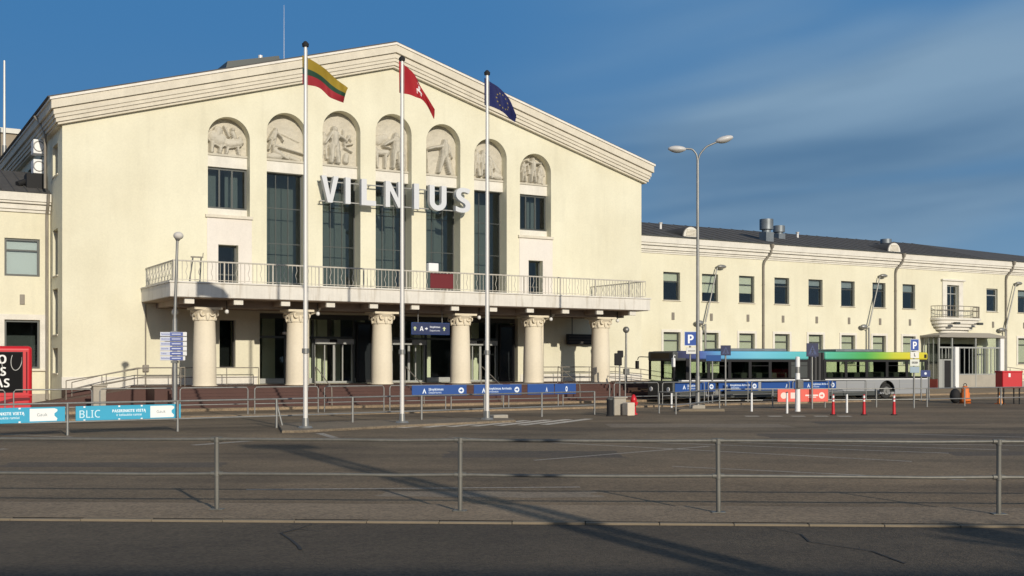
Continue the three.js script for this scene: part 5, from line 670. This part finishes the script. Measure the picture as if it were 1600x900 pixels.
  // front
  mesh('front_mask', [rbox(0, 0.4, 0.3, 1.18, D, 0, 0.1, 3), rbox(0.02, 0.95, 2.28, 2.82, D + 0.005, -0.005, 0.1, 3)], M.frame, t);
  mesh('windscreen', box(0.12, 0.13, 1.18, 2.3, D + 0.1, -0.1), M.busGlass, t); each('front_pillar', [rbox(0.08, 0.2, 1.25, 2.32, -0.12, 0, 0.03), rbox(0.08, 0.2, 1.25, 2.32, D, D + 0.12, 0.03), box(0.1, 0.16, 1.18, 2.3, D / 2 - 0.03, D / 2 + 0.03), box(0.9, 1.02, 1.18, 2.4, -0.06, -0.002)], M.black, t);
  mesh('destination_display', box(0.0, 0.015, 2.42, 2.72, D + 0.35, -0.35), std(0.05, 0.03, 0.012, { roughness: 0.3 }), t); mesh('driver_window', box(0.2, 0.9, 1.23, 2.28, -0.035, -0.03), M.busGlass, t);
  mesh('cab_partition', box(1.05, 1.1, 0.5, 2.3, D + 0.9, -0.1), M.roomDark, t);
  for (const z of [-0.4, D + 0.4]) mesh('headlight', new THREE.CylinderGeometry(0.13, 0.13, 0.06, 16).rotateZ(Math.PI / 2).translate(-0.005, 0.72, z), M.whitePaint, t);
  mesh('mirror', [bent([V(0.3, 2.55, -0.1), V(0.0, 2.6, 0.15), V(-0.1, 2.45, 0.22)], 0.025, 12), rbox(-0.17, -0.03, 1.95, 2.45, 0.12, 0.34, 0.04)], M.whitePaint, t); mesh('mirror', [bent([V(0.2, 2.5, D + 0.1), V(-0.4, 2.52, D - 0.2), V(-0.45, 2.35, D - 0.3)], 0.025, 12), rbox(-0.55, -0.4, 1.85, 2.3, D - 0.42, D - 0.2, 0.04)], M.black, t);
  mesh('rear_lamp', [box(L - 0.35, L - 0.15, 2.48, 2.7, 0.002, 0.012)], M.black, t);
  for (const x of [2.9, 8.0, 15.6]) { wheel(t, x, -0.16); wheel(t, x, D + 0.1); }
}
{
  const t = thing('red_bus', 'red bus end with a black lettered side panel at the left edge', 'bus', [6.55, 0.02, 10.72], 0);
  mesh('body', [rbox(-9, 0, 0.35, 2.85, -2.5, 0, 0.16, 4)], M.red, t); mesh('skirt', [rbox(-8.9, -0.05, 0.25, 0.6, -2.45, 0.015, 0.04), rbox(-8.8, -0.02, 0.86, 0.93, -0.02, 0.03, 0.01)], M.red, t);
  mesh('side_panel', [rbox(-8.2, -0.36, 1.0, 2.62, 0.002, 0.025, 0.01)], M.black, t); mesh('lower_trim', [ext(poly([[-1.35, 0.62], [-0.7, 0.8], [-0.1, 0.8], [-0.1, 0.7], [-0.6, 0.68], [-1.2, 0.55]]), 0.016, 0.04)], M.redDark, t);
  mesh('lettering', plane(-2.6, -0.4, 1.04, 2.58, 0.03), canvasMat(512, 360, (x, W, H) => { x.fillStyle = '#070708'; x.fillRect(0, 0, W, H); x.fillStyle = '#e8e8e4'; x.textAlign = 'right'; x.font = 'bold 112px sans-serif'; x.fillText('O', W - 125, 100); x.fillText('IS', W - 130, 212); x.fillText('AS', W - 100, 318); x.strokeStyle = '#b9b9b4'; x.lineWidth = 6; x.beginPath(); x.ellipse(W - 46, 70, 46, 92, 0.12, -0.4, Math.PI + 0.5); x.stroke(); x.beginPath(); x.moveTo(W - 210, 20); x.bezierCurveTo(W - 165, 70, W - 150, 180, W - 180, 200); x.stroke(); x.beginPath(); x.moveTo(W - 250, H - 10); x.quadraticCurveTo(W - 200, H - 20, W - 185, H - 70); x.stroke(); }, { roughness: 0.95 }), t, true);
  mesh('corner_strip', [rod(V(-0.22, 1.0, 0.005), V(-0.22, 2.62, 0.005), 0.025)], M.redDark, t); for (const x of [-2.6, -7]) { wheel(t, x, 0.0); wheel(t, x, -2.3); }
}

// ------------------------------------------------------------------ behind the viewer: the trees and mast whose shadows lie over the road
{
  const leafG = new THREE.PlaneGeometry(0.42, 0.32), q = new THREE.Quaternion(), e = new THREE.Euler(), m4 = new THREE.Matrix4();
  const spots = [[19, -11, 9.3], [23.5, -12, 9.3], [28, -11, 9.2]];
  spots.forEach(([l, z, h], i) => {
    const [X, Z] = site(l, z), t = thing('roadside_tree', 'leafy roadside tree in the row behind the viewer, ' + ['first', 'second', 'third', 'fourth', 'fifth'][i] + ' from the mast', 'tree', [X, 0, Z], 0, 'trees in the row across the road');
    mesh('trunk', [rod(V(0, 0, 0), V(0.1, h * 0.5, 0), 0.2, 0.12), ...[0, 1, 2, 3].map((k) => rod(V(0.08, h * (0.3 + k * 0.05), 0), V(Math.cos(k * 1.7) * 1.6, h * (0.6 + k * 0.06), Math.sin(k * 1.7) * 1.6), 0.08, 0.03))], M.bark, t);
    const n = 7500, im = new THREE.InstancedMesh(leafG, M.leaf, n); im.name = 'crown'; im.castShadow = true; im.userData.kind = 'stuff';
    for (let k = 0; k < n; k++) { const a = rnd() * 6.283, b = Math.acos(2 * rnd() - 1), r = Math.cbrt(rnd()) * (0.8 + 0.35 * Math.sin(a * 3 + i) * Math.sin(b * 2)); e.set(rnd() * 6, rnd() * 6, rnd() * 6); q.setFromEuler(e); m4.compose(V(4.2 * r * Math.sin(b) * Math.cos(a), h * 0.58 + h * 0.40 * r * Math.cos(b), 4.2 * r * Math.sin(b) * Math.sin(a)), q, V(1, 1, 1)); im.setMatrixAt(k, m4); }
    im.instanceMatrix.needsUpdate = true; t.add(im);
  });
  { const [X, Z] = site(-12, -26), b = thing('office_building', 'flat-roofed building across the road behind the viewer', 'building', [X, 0, Z], SITE_TURN); mesh('wall', box(-40, 44, 0, 9.5, -10, 5), std(0.35, 0.32, 0.27, { map: stuccoMap }), b); mesh('parapet', [rbox(-40.1, 44.1, 9.5, 10.0, -10.1, 5.1, 0.05), box(-22, -14, 10.0, 10.7, -6, 2)], M.concrete, b); for (let i = 0; i < 20; i++) for (const y of [1.6, 4.6, 7.6]) mesh('window', box(-38 + i * 4, -36 + i * 4, y, y + 1.8, -10.06, -10), M.frame, b); }
  const far = new THREE.InstancedMesh(new THREE.PlaneGeometry(1.6, 1.2), M.leaf, 16000); far.name = 'treeline'; far.userData = { kind: 'stuff', label: 'dense line of trees far across the car park', category: 'trees' };
  for (let k = 0; k < 16000; k++) { const x = 35 + rnd() * 260, top = 8.5 + 3 * fbm(x * 0.12, 3, 4096, 4, 97); e.set(rnd() * 6, rnd() * 6, rnd() * 6); q.setFromEuler(e); m4.compose(V(x, top * Math.pow(rnd(), 0.8), 104 + rnd() * 9 + 0.1 * (x - 60)), q, V(1, 1, 1)); far.setMatrixAt(k, m4); }
  far.instanceMatrix.needsUpdate = true; far.castShadow = true; scene.add(far);
  const [X, Z] = site(9.6, -2.5), t = thing('twin_mast', 'twin-legged floodlight mast behind the viewer', 'mast', [X, 0, Z], SITE_TURN); mesh('leg', rod(V(-0.24, 0, 0), V(-0.18, 11.4, 0), 0.19, 0.12), M.galv, t); mesh('leg', rod(V(0.24, 0, 0), V(0.18, 11.4, 0), 0.19, 0.12), M.galv, t); each('brace', [2, 4, 6, 8, 10].map((y) => rod(V(-0.26, y, 0), V(0.26, y + 0.2, 0), 0.03)), M.galv, t); mesh('lamp_bar', [rbox(-0.9, 0.9, 11.3, 11.7, -0.2, 0.2, 0.05)], M.frame, t);
}
renderer.render(scene, camera);
